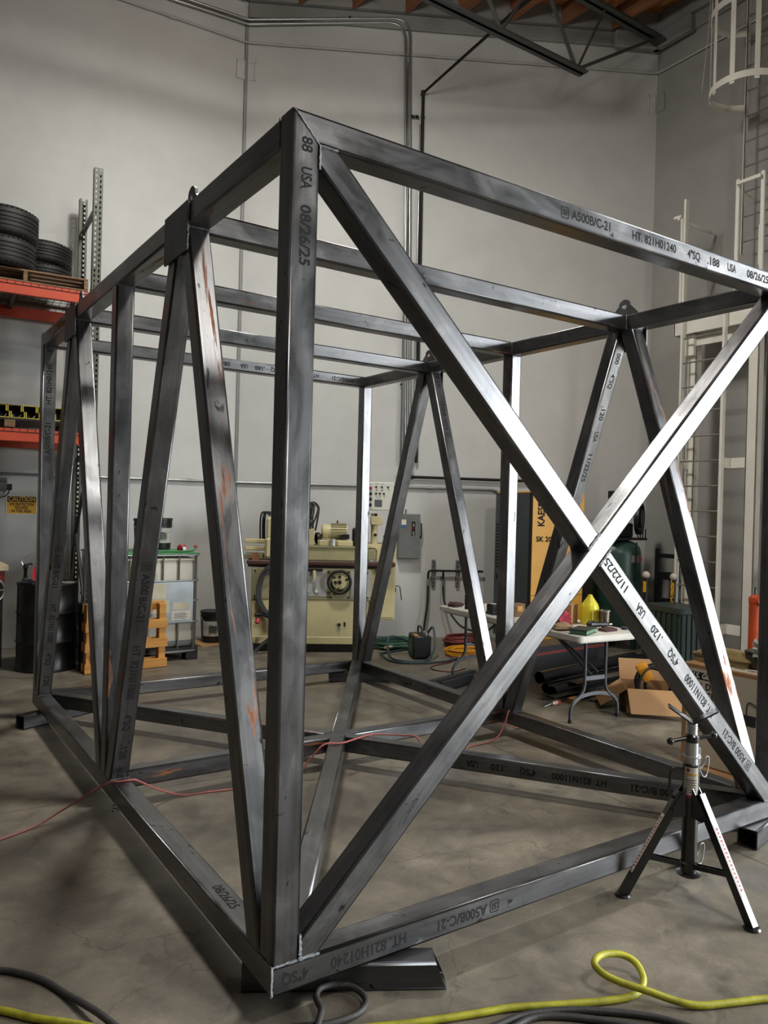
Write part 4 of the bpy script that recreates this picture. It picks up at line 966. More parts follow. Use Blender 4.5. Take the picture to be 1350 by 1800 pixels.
MB().bx((-0.15, -0.08, -0.075), (0.11, 0, 0.075), 0.006).build('case', M_GREYP, pb, smooth=False)
MB().bx((-0.15, -0.083, 0.03), (0.10, -0.08, 0.04)).build('slot', M_BLACK, pb, smooth=False)
MB().bx((0.105, -0.06, -0.06), (0.165, 0, 0.01), 0.006).build('plug', M_BLACK, pb, smooth=False)
MB().path(smooth_pts([(0.14, -0.05, -0.05), (0.11, -0.06, -0.12), (0.0, -0.05, -0.16), (-0.15, -0.04, -0.15)], 4), 0.006, 6).build('cord', M_BLACK, pb)

# pallet on edge, crate
pe = thing('upright_pallet', 'small pine pallet standing on edge in front of the caged tote', 'pallet', (0.70, 5.69, 0), R(2.5))
M_PN = wood('pine_fresh', '#b07a38', '#d39a50')
for x0 in (0.015, 0.755): MB().bx((x0, 0.02, 0.0), (x0+0.07, 0.11, 0.665 if x0 > 0.1 else 0.69), 0.002).build('stringer', M_PN, pe, smooth=False)
for z0 in (0.005, 0.215, 0.415, 0.595):
    if z0 < 0.5: MB().bx((0, 0, z0), (0.84, 0.019, z0+0.092), 0.002).build('slat', M_PN, pe, smooth=False)
    MB().bx((0, 0.111, z0), (0.84, 0.13, z0+0.092), 0.002).build('slat', M_PN, pe, smooth=False)
for z0 in (0.15, 0.36, 0.53):
    pl_ = MB().bx((0.06, -0.002, z0-0.03), (0.15, 0.019, z0+0.03)).build('steel_plate', M_GREENG, pe, smooth=False)
    for dz_ in (-0.014, 0.014): MB().bx((0.09, -0.004, z0+dz_-0.007), (0.098, -0.002, z0+dz_+0.008)).build('slot', M_INK, pl_, smooth=False)
cr = thing('waste_bin', 'black tapered plastic bin beside the drum', 'bin', (0.79, 5.955, 0))
b = MB(); b.lathe([(0, 0), (0.085, 0), (0.10, 0.66), (0.107, 0.66), (0.107, 0.68), (0.096, 0.68), (0.08, 0.02), (0, 0.02)], n=28); b.build('body', M_BLACK, cr)
MB().lathe([(0.098, 0.60), (0.108, 0.605), (0.108, 0.62), (0.098, 0.625)], n=28).build('rim_band', M_BLACK, cr)

# caged tote
tt = thing('caged_tote', 'white plastic liquid tote in a galvanised cage', 'tote', (0.97, 5.97, 0), R(0.5))
M_TANK = mat('tote_plastic', '#c3bfae', 0.4, var=0.18, scale=2.5); M_TANK.node_tree.nodes['Principled BSDF'].inputs['Subsurface Weight'].default_value = 0.0
LX, LY = 1.0, 1.18
b = MB().bx((0.03, 0.03, 0.145), (LX-0.03, LY-0.03, 1.125), 0.055, 3); b.build('tank', M_TANK, tt)
MB().bx((0.034, 0.027, 0.16), (LX-0.034, LY-0.027, 0.235), 0.02).build('liquid_line', mat('tote_liquid', '#6e7276', 0.4), tt)
MB().lathe([(0, 1.12), (0.12, 1.12), (0.12, 1.15), (0.10, 1.16), (0, 1.16)], c=(LX/2, LY/2, 0), n=28).build('fill_cap', M_BLACK, tt)
def ring_pts(zz): 
    r_, k, o = 0.06, 5, []
    for cx, cy, a0 in ((LX-r_, LY-r_, 0), (r_, LY-r_, 90), (r_, r_, 180), (LX-r_, r_, 270)):
        o += [(cx+r_*math.cos(R(a0+90*i/k)), cy+r_*math.sin(R(a0+90*i/k)), zz) for i in range(k+1)]
    return o
for zz in (0.10, 0.42, 0.655, 0.875, 1.155): MB().path(ring_pts(zz), 0.0105, 8, closed=True).build('cage_ring', M_GALV, tt)
for i in range(6):
    for yy in (0.008, LY-0.008): MB().cyl((0.055+i*(LX-0.11)/5, yy, 0.10), (0.055+i*(LX-0.11)/5, yy, 1.155), 0.0095, n=8).build('cage_bar', M_GALV, tt)
for i in range(5):
    for xx in (0.008, LX-0.008): MB().cyl((xx, 0.09+i*(LY-0.18)/4, 0.10), (xx, 0.09+i*(LY-0.18)/4, 1.155), 0.0095, n=8).build('cage_bar', M_GALV, tt)
pn_ = MB().bx((0.20, -0.012, 0.425), (LX-0.075, -0.008, 0.865)).build('sign_panel', mat('panel_zinc', '#a9b0b3', 0.3, 0.5, 0.3, 5), tt, smooth=False)
for x0, x1, z0, z1 in ((0.30, 0.62, 0.69, 0.85), (0.36, 0.66, 0.53, 0.68), (0.70, 0.88, 0.56, 0.64)): MB().bx((x0, -0.0135, z0), (x1, -0.012, z1)).build('sticker', mat('sticker_cream', '#cfc9b0', 0.7), pn_, smooth=False)
st_ = MB().bx((0.69, -0.0135, 0.45), (0.90, -0.012, 0.545)).build('white_sticker', M_PAPER, pn_, smooth=False)
b = MB()
for q in range(5): b.bx((0.71, -0.0142, 0.464+q*0.014), (0.84+0.02*(q % 2), -0.0136, 0.469+q*0.014))
b.build('sticker_lettering', M_INK, st_, smooth=False)
MB().bx((0.40, -0.005, 0.96), (0.53, -0.0, 1.05)).bx((0.40, 0.0, 0.96), (0.53, 0.028, 1.05)).build('upper_sticker', M_PAPER, tt, smooth=False)
for x0, x1 in ((0.0, 0.14), (0.43, 0.57), (0.86, 1.0)):
    for y0 in (0.0, LY-0.14): MB().bx((x0, y0, 0.0), (x1, y0+0.14, 0.09), 0.008).build('foot', M_BLACK, tt)
MB().bx((0.0, 0.0, 0.09), (LX, LY, 0.145), 0.006).build('base_deck', M_BLACK, tt)
for y0 in (0.01, LY-0.03): MB().bx((0.02, y0, 0.085), (LX-0.02, y0+0.02, 0.10)).build('base_rail', M_GALV, tt, smooth=False)
tr_ = MB().bx((0.03, 0.0, 0), (0.98, 0.8, 0.012), 0.004).build('drip_mat', mat('green_sheet', '#4f9a63', 0.5), loc=(1.0, 6.0, 1.166)); tag(tr_, 'thin green sheet lying on top of the caged tote', 'sheet')
pail((1.475, 6.32, 1.179), 'black pail with white label on the tote, partly behind a brace', ('#141414', '#141414', '#c9c7c0'), 0.36, 0.143)
pail((1.745, 6.72, 1.179), 'second black pail with white label further back on the tote', ('#151515', '#151515', '#cbc9c2'), 0.36, 0.143, 0.3)
vv = thing('hose_valve', 'red valve fitting with green hose on top of the tote', 'valve', (1.83, 6.18, 1.1785))
MB().lathe([(0, 0), (0.045, 0.0), (0.055, 0.03), (0.05, 0.06), (0.035, 0.08), (0, 0.085)], n=20).build('body', M_RED, vv)
MB().cyl((0.0, -0.05, 0.045), (0, -0.085, 0.045), 0.022, n=14).build('coupling', M_ALU, vv)
MB().path(smooth_pts([(-0.35, -0.05, 0.012), (-0.1, -0.09, 0.012), (0.05, -0.08, 0.012), (0.13, -0.03, 0.025), (0.16, 0.02, 0.05)], 5), 0.011, 8).build('hose', mat('green_hose', '#4c8f5c', 0.5), vv)
MB().sphere((0.165, 0.025, 0.055), 0.02, 12, 8).build('end_cap', M_RED, vv)
pail((2.50, 6.90, 0.013), 'black pail on the floor between the tote and the cream machine', ('#101010', '#101010', '#b9b7ae'), 0.38, 0.152)
cb = MB().bx((-0.22, -0.25, 0), (0.32, 0.22, 0.012), 0.002).build('cardboard_sheet', M_CARD, smooth=False, loc=(2.48, 6.88, 0)); tag(cb, 'flat cardboard sheet on the floor under the black pail', 'cardboard')
# ================================================================ BACK: GRINDING MACHINE, WALL SERVICES, HOSES
MG = thing('grinding_machine', 'cream cylindrical grinding machine with large handwheel by the wall', 'machine', (3.3, 5.75, 0), AB)
M_OLIVE = mat('machine_olive', '#8f8a68', 0.5, var=0.2, scale=3); M_WAY = mat('way_brown', '#4a2f25', 0.5, var=0.3); M_MPLATE = mat('machine_plate', '#b9bab4', 0.35, 0.3, 0.2); M_GROIL = mat('oily_dark', '#2a2622', 0.45, 0.3, 0.4, 9)
def mp(name, a, b_, m, par=MG, bev=0.006): return MB().bx(a, b_, bev).build(name, m, par, smooth=False)
body = mp('base_body', (-0.74, 0.0, 0.10), (0.60, 0.85, 0.63), M_CREAM, bev=0.015)
mp('plinth', (-0.70, 0.05, 0.0), (0.56, 0.80, 0.10), M_GROIL)
mp('base_skirt', (-0.745, -0.008, 0.10), (0.605, 0.85, 0.19), M_CREAM, bev=0.008)
mp('front_panel', (-0.74, -0.012, 0.62), (0.66, 0.85, 1.0), M_OLIVE, bev=0.01)
for x0, x1 in ((-0.18, 0.14), (0.42, 0.66)): mp('control_plate', (x0, -0.017, 0.665), (x1, -0.011, 0.975), M_MPLATE, bev=0.001)
for x0, zz in ((-0.09, 0.73), (0.02, 0.73)):
    k_ = MB().cyl((x0, -0.03, zz), (x0, -0.015, zz), 0.026, n=18).build('dial', M_MPLATE, MG); MB().cyl((x0, -0.034, zz), (x0, -0.03, zz), 0.019, n=18).build('dial_face', M_PAPER, k_)
for x0, zz in ((-0.7, 0.66), (-0.7, 0.96), (-0.2, 0.66), (0.16, 0.96), (0.16, 0.66), (0.40, 0.66), (0.40, 0.96), (0.62, 0.66), (0.62, 0.96), (0.20, 0.66), (0.36, 0.96)): MB().cyl((x0, -0.024, zz), (x0, -0.012, zz), 0.010, n=8).build('screw', M_INK, MG)
hwl = MB().lathe([(0.130+0.018*math.cos(2*math.pi*i/12), -0.075+0.018*math.sin(2*math.pi*i/12)) for i in range(12)], c=(0.29, 0, 0.845), n=40, axis=(0, 1, 0), closed=True).build('handwheel', M_GROIL, MG)
MB().lathe([(0.0, -0.078), (0.085, -0.07), (0.085, -0.055), (0.0, -0.05)], c=(0.29, 0, 0.845), n=32, axis=(0, 1, 0)).build('handwheel_disc', M_CREAM, hwl)
for a in (20, 140, 260): MB().cyl((0.29+0.07*math.cos(R(a)), -0.066, 0.845+0.07*math.sin(R(a))), (0.29+0.130*math.cos(R(a)), -0.072, 0.845+0.130*math.sin(R(a))), 0.013, n=8).build('spoke', M_GROIL, hwl)
MB().cyl((0.29, -0.11, 0.845), (0.29, 0.0, 0.845), 0.022, n=14).build('hub', M_GROIL, hwl)
for dx, dz in ((0.0, 0.062), (-0.05, 0.0)): MB().cyl((0.29+dx, -0.10, 0.845+dz), (0.29+dx, -0.07, 0.845+dz), 0.017, n=12).build('knob', M_INK, hwl)
lv = MB().bx((-0.03, -0.05, 0.84), (0.01, -0.03, 0.985), 0.012).build('lever', M_CREAM, MG); MB().cyl((-0.01, -0.06, 0.855), (-0.01, -0.03, 0.855), 0.024, n=16).build('lever_boss', M_MPLATE, lv)
mp('bracket', (-0.11, -0.045, 0.965), (0.09, -0.01, 0.995), M_INK)
# table and ways
mp('lower_slide', (-0.79, 0.02, 1.0), (0.90, 0.62, 1.035), M_GROIL)
mp('table', (-0.80, -0.03, 1.03), (0.95, 0.55, 1.085), M_WAY, bev=0.012)
mp('table_stop', (0.505, -0.05, 1.035), (0.55, -0.03, 1.07), M_MPLATE)
mp('swivel_table', (-0.30, 0.05, 1.085), (0.56, 0.50, 1.245), mat('machine_khaki', '#a49d74', 0.5, var=0.15), bev=0.01)
mp('table_ledge', (-0.30, 0.03, 1.235), (0.56, 0.52, 1.262), M_OLIVE)
# workhead at the near end
wh = mp('workhead', (-0.585, 0.0, 1.10), (-0.40, 0.32, 1.585), M_CREAM, bev=0.02)
mp('workhead_cover', (-0.60, -0.02, 1.10), (-0.49, 0.30, 1.35), M_CREAM, wh, 0.03)
MB().cyl((-0.40, 0.15, 1.47), (-0.30, 0.15, 1.47), 0.09, n=24).build('spindle_cap', M_MPLATE, wh)
mp('workhead_motor', (-0.40, 0.05, 1.42), (-0.27, 0.30, 1.60), M_CREAM, bev=0.03)
for zz in (1.30, 1.215): mp('splash_arm', (-0.84, 0.08, zz-0.025), (-0.56, 0.22, zz+0.025), M_CREAM, bev=0.008)
mp('splash_tray', (-0.84, 0.05, 1.09), (-0.62, 0.32, 1.15), M_OLIVE)
MB().cyl((-0.70, -0.0, 1.12), (-0.70, 0.06, 1.12), 0.05, n=18).build('rusty_cap', mat('rusty', '#8a5a36', 0.8, var=0.5, scale=20), MG)
b = MB()
for dx in (0, 0.03, 0.05): b.path(smooth_pts([(-0.66+dx, 0.12, 1.30), (-0.665+dx, 0.12, 1.52), (-0.65+dx, 0.12, 1.63), (-0.60+dx, 0.12, 1.645), (-0.55+dx, 0.12, 1.60)], 5), 0.010, 8)
b.build('cable_loops', M_BLACK, MG)
# wheelhead motor and spindle
mt_ = mp('motor_mount', (0.02, 0.12, 1.262), (0.44, 0.42, 1.33), M_CREAM)
mo = MB().cyl((0.12, 0.25, 1.43), (0.38, 0.25, 1.43), 0.085, n=28).build('motor', M_CREAM, MG)
b = MB()
for i in range(18):
    a = 2*math.pi*i/18; b.box((0.27, 0.25+0.09*math.cos(a), 1.43+0.09*math.sin(a)), (0.19, 0.022, 0.006), Matrix.Rotation(a, 3, 'X'))
b.build('cooling_ribs', M_OLIVE, mo, smooth=False)
MB().lathe([(0, 0), (0.07, 0.0), (0.088, 0.02), (0.088, 0.07), (0.08, 0.08), (0, 0.08)], c=(0.06, 0.25, 1.43), n=24, axis=(1, 0, 0)).build('motor_end_bell', M_CREAM, mo)
MB().bx((0.31, 0.13, 1.345), (0.40, 0.20, 1.40), 0.006).build('terminal_box', M_INK, mo)
MB().cyl((0.255, 0.25, 1.51), (0.255, 0.25, 1.565), 0.008, n=8).build('lifting_eye', M_INK, mo)
MB().lathe([(0, 0), (0.07, 0), (0.075, 0.03), (0.05, 0.06), (0, 0.07)], c=(0.0, 0.2, 1.345), n=20, axis=(1, 0.3, 0)).build('wheel_guard', M_GROIL, MG)
mp('chuck_block', (0.44, 0.15, 1.262), (0.60, 0.40, 1.48), M_GROIL, bev=0.02)
for x0, x1, zz in ((0.04, 0.16, 1.325), (0.26, 0.44, 1.32)): mp('slide_block', (x0, 0.06, 1.262), (x1, 0.12, zz), M_CREAM)
MB().cyl((0.20, 0.06, 1.262), (0.20, 0.06, 1.345), 0.035, n=16).build('dresser_post', M_MPLATE, MG)
mp('wheel_slide', (-0.18, 0.10, 1.262), (-0.02, 0.45, 1.46), M_CREAM)
b = MB()
rdm = random.Random(5)
for i in range(9):
    x0 = -0.20+0.02*i; b.path(smooth_pts([(x0, 0.2, 1.40), (x0-0.03+rdm.uniform(-.03, .03), 0.2, 1.55), (x0-0.05+rdm.uniform(-.03, .05), 0.18, 1.70), (x0+0.02, 0.16, 1.76+rdm.uniform(-.03, .02)), (x0+0.06+rdm.uniform(0, .04), 0.13, 1.70), (x0+0.03, 0.11, 1.50+rdm.uniform(-.08, .05))], 4), 0.011, 6)
b.build('coolant_hoses', M_GROIL, MG)
mp('coolant_block', (-0.19, 0.12, 1.52), (-0.09, 0.2, 1.60), M_CREAM)
# electrical cabinet on the side and its leg
cab = mp('side_cabinet', (0.62, 0.12, 0.38), (0.97, 0.85, 1.285), M_CREAM, bev=0.008)
mp('cabinet_door', (0.66, 0.108, 0.41), (0.945, 0.12, 1.26), M_CREAM, cab, 0.004)
MB().cyl((0.99, 0.3, 0.75), (0.99, 0.3, 0.70), 0.008, n=8).build('door_key', M_INK, cab)
MB().path([(0.97, 0.3, 0.76), (1.02, 0.3, 0.78), (1.045, 0.3, 0.76), (1.07, 0.3, 0.60)], 0.006, 6).build('door_handle', M_INK, cab)
mp('cabinet_leg', (0.64, 0.3, 0.0), (0.72, 0.42, 0.38), M_CREAM); mp('levelling_foot', (0.63, 0.22, 0.0), (0.73, 0.34, 0.04), M_MPLATE)
MB().bx((0.60, 0.09, 1.07), (0.735, 0.12, 1.25), 0.03).build('hose_guard', M_OLIVE, MG)
MB().lathe([(0.05+0.02*math.cos(2*math.pi*i/8), 0.02*math.sin(2*math.pi*i/8)) for i in range(8)], c=(0.66, 0.04, 1.09), n=20, closed=True).build('grey_hose_end', M_GALV, MG)
b = MB()
for q, (x0, zz) in enumerate(((0.84, 0.94), (0.80, 0.98), (0.86, 0.98))): b.cyl((x0, 0.04, zz), (x0, 0.11, zz), 0.013, n=10)
b.path([(0.76, 0.06, 0.945), (0.90, 0.06, 0.945)], 0.011, 8); b.build('tap_handles', M_INK, MG)
# pendant control panel
pp = MB().cyl((0.71, 0.3, 1.285), (0.71, 0.3, 1.66), 0.042, n=20).build('pendant_post', M_CREAM, MG)
MB().bx((0.66, 0.22, 1.52), (0.80, 0.34, 1.63), 0.008).build('pendant_arm', M_CREAM, pp)
for x0, zz in ((0.63, 1.66), (0.84, 1.38)): MB().cyl((x0, 0.26, zz), (x0, 0.34, zz), 0.016, n=10).build('clamp_knob', M_INK, pp)
for zz in (1.40, 1.645): MB().cyl((0.72, 0.25, zz), (0.72, 0.22, zz), 0.018, n=14).build('clamp_screw', M_INK, pp)
pnl = MB().bx((0.50, 0.22, 1.70), (0.93, 0.32, 2.045), 0.01).build('control_panel', mat('panel_white', '#d0cfc4', 0.5, var=0.06), MG)
for i, zz in enumerate((1.97, 1.90, 1.835, 1.765)):
    for j, x0 in enumerate((0.585, 0.645)):
        col = M_RED if (i == 0 and j == 1) else M_INK
        MB().lathe([(0, 0), (0.021, 0), (0.021, 0.012), (0.014, 0.026), (0, 0.028)], c=(x0, 0.22, zz), n=16, axis=(0, -1, 0)).build('push_button', col, pnl)
for x0, zz in ((0.715, 1.985), (0.785, 1.985), (0.715, 1.905), (0.76, 1.905), (0.81, 1.905), (0.86, 1.985)): MB().cyl((x0, 0.22, zz), (x0, 0.20, zz), 0.011, n=12).build('selector_knob', M_INK, pnl)
MB().bx((0.70, 0.214, 1.745), (0.79, 0.22, 1.83), 0.002).build('display', mat('display_grey', '#5d6366', 0.25), pnl, smooth=False)
b = MB()
for x0, zz in ((0.59, 2.012), (0.65, 2.012), (0.72, 2.02), (0.79, 2.02), (0.72, 1.94), (0.78, 1.94), (0.745, 1.85)): b.bx((x0-0.018, 0.2185, zz-0.002), (x0+0.018, 0.2195, zz+0.002))
b.build('panel_lettering', M_INK, pnl, smooth=False)
# lower trim: key, latch
MB().path(smooth_pts([(0.30, -0.012, 0.33), (0.29, -0.016, 0.29), (0.295, -0.014, 0.25), (0.31, -0.014, 0.27), (0.305, -0.012, 0.33)], 4), 0.003, 6).build('key_ring', M_ALU, body)
MB().cyl((0.30, -0.02, 0.335), (0.30, 0.0, 0.335), 0.018, n=14).build('lock', M_INK, body)
mp('latch', (0.355, -0.012, 0.315), (0.375, 0.0, 0.365), M_INK, body, 0.002); mp('floor_bracket', (-0.315, -0.02, 0.115), (-0.26, 0.0, 0.22), M_GROIL, body, 0.004)
# coiled black hose hanging on the machine
hc = thing('coiled_cable', 'coil of thick black cable hanging on the cream machine', 'cable', (0, 0, 0))
hc.location = MG.matrix_basis @ Vector((0, 0, 0)); hc.rotation_euler = (0, 0, AB)
hc.location = (3.3, 5.75, 0)
rdm = random.Random(11)
for q in range(7):
    pts = []; rx, rz_ = 0.145+0.012*(q % 4), 0.25+0.014*(q % 3)
    for i in range(16):
        a = 2*math.pi*i/16; pts.append((-0.49+rx*math.cos(a)+rdm.uniform(-.006, .006), -0.035-0.016*(q % 4)-0.012*(q//4), 0.71+rz_*math.sin(a)+0.02*(q % 3)+rdm.uniform(-.008, .008)))
    MB().path(smooth_pts(pts, 3, True), 0.0115, 6, closed=True).build('loop', mat('cable_grey', '#3a3b3e', 0.5), hc)
fx = thing('flexible_duct', 'thick black corrugated hose bent at the foot of the cream machine', 'hose', (2.66, 5.95, 0))
P_ = smooth_pts([(0.02, 0.10, 0.44), (0.10, 0.03, 0.45), (0.17, -0.03, 0.40), (0.20, -0.06, 0.30), (0.17, -0.05, 0.20), (0.08, -0.02, 0.12), (0.02, 0.0, 0.06), (0.0, 0.02, 0.03)], 10)
MB().path(P_, [0.026 if i % 2 else 0.021 for i in range(len(P_))], 10).build('corrugated_tube', M_BLACK, fx)
MB().cyl((0.0, 0.0, 0.36), (0.03, 0.02, 0.40), 0.025, n=12).build('red_clip', M_RED, fx)

# wall disconnect switch
ds = thing('disconnect_switch', 'grey electrical disconnect box with side lever on the wall', 'electrical box', WB(2.33, 1.06, 0.0), AB)
MB().bx((-0.155, -0.13, 0), (0.135, 0, 0.60), 0.006).build('case', M_GREYP, ds, smooth=False)
MB().bx((-0.15, -0.136, 0.008), (0.13, -0.13, 0.592), 0.003).build('cover', M_GREYP, ds, smooth=False)
lb_ = MB().bx((0.02, -0.138, 0.31), (0.068, -0.136, 0.50)).build('black_label', M_INK, ds, smooth=False)
lettering('ON', M_PAPER, lb_, (0.044, -0.1386, 0.475), (0, 0, -1), (1, 0, 0), 0.03, width=0.04); lettering('OFF', M_PAPER, lb_, (0.044, -0.1386, 0.37), (0, 0, -1), (1, 0, 0), 0.03, width=0.055)
MB().bx((0.017, -0.1385, 0.408), (0.071, -0.136, 0.413)).build('label_rule', M_RED, ds, smooth=False)
MB().bx((-0.118, -0.138, 0.455), (-0.055, -0.136, 0.525)).build('paper_label', M_PAPER, ds, smooth=False); MB().bx((-0.118, -0.138, 0.418), (-0.055, -0.136, 0.452)).build('blue_label', mat('label_blue', '#2f6ea8', 0.5), ds, smooth=False)
MB().path([(0.135, -0.07, 0.30), (0.155, -0.09, 0.30), (0.16, -0.09, 0.40), (0.155, -0.085, 0.48)], 0.009, 8).build('lever', M_INK, ds); MB().cyl((0.135, -0.07, 0.29), (0.165, -0.07, 0.29), 0.02, n=14).build('lever_hub', mat('lever_brown', '#4a3228', 0.5), ds)
MB().cyl((-0.05, -0.06, 0.60), (-0.05, -0.06, 0.66), 0.018, n=12).build('conduit_stub', M_GALV, ds)

# air manifold on strut channels
am = thing('air_manifold', 'black pipe air manifold on slotted strut with two drop hoses', 'pipe', WB(2.60, 0, 0.0), AB)
for x0 in (0.075, 0.405):
    b = MB().bx((x0-0.022, -0.045, 0.70), (x0-0.016, 0, 1.05)).bx((x0+0.016, -0.045, 0.70), (x0+0.022, 0, 1.05)).bx((x0-0.022, -0.045, 0.70), (x0+0.022, -0.04, 1.05)); st_ = b.build('strut', M_GALV, am, smooth=False)
    for zz in (0.74, 0.79, 0.96, 1.01): MB().bx((x0-0.006, -0.0465, zz-0.014), (x0+0.006, -0.045, zz+0.014)).build('slot', M_INK, st_, smooth=False)
MB().path(bend((0.0, -0.07, 0.72), (0.0, -0.07, 0.905), (0.75, -0.07, 0.905), 0.045), 0.016, 10).build('header_pipe', M_PIPEB, am)
MB().cyl((0.205, -0.07, 0.905), (0.205, -0.07, 0.78), 0.015, n=10).build('drop_pipe', M_PIPEB, am)
for x0, zz in ((0.0, 0.75), (0.205, 0.745)): MB().cyl((x0, -0.07, zz-0.045), (x0, -0.07, zz+0.045), 0.019, n=12).build('brass_fitting', M_GALV, am)
MB().path(smooth_pts([(0.0, -0.07, 0.71), (-0.005, -0.08, 0.45), (-0.04, -0.10, 0.15), (-0.05, -0.15, 0.02)], 6), 0.016, 8).build('drop_hose', M_RUB, am)
MB().path(smooth_pts([(0.205, -0.07, 0.71), (0.21, -0.09, 0.58), (0.23, -0.15, 0.46), (0.32, -0.3, 0.30), (0.42, -0.42, 0.20), (0.60, -0.5, 0.15)], 6), 0.014, 8).build('drop_hose', M_RUB, am)

# hose and cord coils on the floor behind the frame
def coil(name, loc, r0, r1, n, rr, m, label, cat, zs=0.012, squash=1.0, rz=0.0, seed=1, tilt=0.0, fill=0.35):
    """loose coil: n turns, built turn by turn"""
    t = thing(name, label, cat, loc, rz); rd = random.Random(seed)
    for q in range(n):
        rad = r0+(r1-r0)*rd.random(); ph = rd.uniform(0, 6.28); lvl = q//max(1, int(n*fill)); pts = []; dx, dy = rd.uniform(-1, 1)*0.02, rd.uniform(-1, 1)*0.02
        for i in range(14):
            a = 2*math.pi*i/14; w_ = 1+0.06*math.sin(2*a+ph)
            pts.append((dx+rad*w_*math.cos(a), dy+rad*w_*squash*math.sin(a), rr+lvl*rr*1.7+0.25*rr*(1+math.sin(3*a+ph))+tilt*math.sin(a)*0.0))
        MB().path(smooth_pts(pts, 3, True), rr, 6, closed=True).build('turn', m, t)
    return t
M_BLUEH = mat('blue_hose', '#33444b', 0.5, var=0.2); M_REDH = mat('dark_red_hose', '#6e2a26', 0.55, var=0.25); M_YC = mat('yellow_cord', '#c98a14', 0.5, var=0.2); M_GRNH = mat('green_hose_dark', '#2b5a46', 0.5)
coil('air_hose', (4.93, 4.90, 0), 0.10, 0.27, 22, 0.010, M_YC, 'bright yellow-orange extension cord coil on the floor behind the frame', 'cord', seed=2, squash=0.8)
coil('air_hose', (5.25, 5.35, 0), 0.14, 0.27, 16, 0.012, M_REDH, 'dark red hose coil behind the yellow cord coil', 'hose', seed=3, squash=0.75, fill=0.2)
coil('air_hose', (4.42, 5.60, 0), 0.22, 0.36, 8, 0.013, M_GRNH, 'dark green hose coil beside the cream machine', 'hose', seed=4, squash=0.7)
ground_tube('air_hose', [(4.45, 5.1, 0.05), (4.20, 5.18, 0.18), (4.02, 5.2, 0.22), (3.92, 5.1, 0.13), (3.86, 4.94, 0.035), (3.92, 4.78, 0.016), (4.05, 4.68, 0.016), (4.2, 4.70, 0.02), (4.34, 4.77, 0.10), (4.42, 4.86, 0.22), (4.45, 4.93, 0.335), (4.47, 5.02, 0.30), (4.50, 5.22, 0.1), (4.55, 5.35, 0.016)], 0.013, M_BLUEH, 'blue-grey hose looping over the welding box', 'hose')
ground_tube('air_hose', [(4.30, 5.35, 0.016), (4.0, 5.30, 0.016), (3.84, 5.12, 0.05), (3.81, 4.92, 0.016), (3.86, 4.72, 0.016), (4.02, 4.62, 0.016), (4.25, 4.57, 0.016), (4.45, 4.58, 0.016), (4.60, 4.66, 0.016)], 0.012, M_BLUEH, 'blue-grey hose lying in a wide curve in front of the welding box', 'hose')
ground_tube('extension_cord', [(4.62, 4.90, 0.006), (4.55, 4.66, 0.006), (4.38, 4.52, 0.006), (4.18, 4.48, 0.006), (4.02, 4.40, 0.006), (3.98, 4.25, 0.006), (4.08, 4.12, 0.006), (4.20, 4.10, 0.02), (4.18, 4.0, 0.05)], 0.007, mat('maroon_cord', '#5c211f', 0.5), 'thin maroon cord trailing from the yellow coil to the table leg', 'cord')
wb_ = thing('welding_box', 'small black power box with green panel among the hoses', 'power box', (4.26, 4.97, 0), R(-25))
MB().bx((-0.085, -0.16, 0.01), (0.125, 0.16, 0.27), 0.015).build('case', mat('box_black', '#15171b', 0.45), wb_)
MB().bx((-0.089, -0.13, 0.05), (-0.085, -0.02, 0.23)).build('green_panel', mat('panel_green', '#235c36', 0.5), wb_, smooth=False)
MB().bx((-0.089, 0.0, 0.06), (-0.085, 0.10, 0.20)).build('grey_panel', M_GREYP, wb_, smooth=False)
MB().bx((-0.07, -0.15, 0.27), (-0.02, 0.0, 0.273)).build('warning_sticker', mat('sticker_amber', '#b8862b', 0.6), wb_, smooth=False)
MB().path(smooth_pts([(0.02, -0.11, 0.27), (0.02, -0.10, 0.34), (0.02, 0.0, 0.36), (0.02, 0.10, 0.34), (0.02, 0.11, 0.27)], 5), 0.012, 8).build('carry_handle', M_BLACK, wb_)
for y0 in (-0.05, 0.05): MB().cyl((0.08, y0, 0.27), (0.08, y0, 0.30), 0.02, n=12).build('terminal', M_ALU, wb_)
pt_ = MB().cyl((0, 0, 0.02), (0.34, -0.02, 0.035), 0.018, n=14).build('plastic_pipe', mat('cream_pipe', '#cfc8a8', 0.5), loc=(4.1, 5.42, 0.03)); tag(pt_, 'short cream plastic pipe lying by the green hose', 'pipe')
# steel section offcuts beside the far rail
ib = thing('steel_channel_offcut', 'short steel section with a flat bar on top beside the frame rail', 'steel section', (3.42, 3.42, 0), R(18))
for a, c in (((0, 0, 0), (0.62, 0.10, 0.007)), ((0, 0.046, 0.007), (0.62, 0.054, 0.093)), ((0, 0, 0.093), (0.62, 0.10, 0.10))): MB().bx(a, c).build('flange' if c[1] > 0.06 and a[1] == 0 else 'web', M_DKST, ib, smooth=False)
fb_ = MB().bx((0, 0, 0), (0.72, 0.06, 0.012)).build('flat_bar', M_DKST, smooth=False, loc=(3.34, 3.47, 0.101)); fb_.rotation_euler = (0, 0, R(16)); tag(fb_, 'flat steel bar resting across the short steel section', 'steel bar')
bk = MB().bx((0, 0, 0), (0.14, 0.09, 0.055), 0.004).build('wood_block', M_PINE, smooth=False, loc=(4.30, 3.62, 0)); tag(bk, 'small wood block on the floor behind the long front brace', 'wood block')
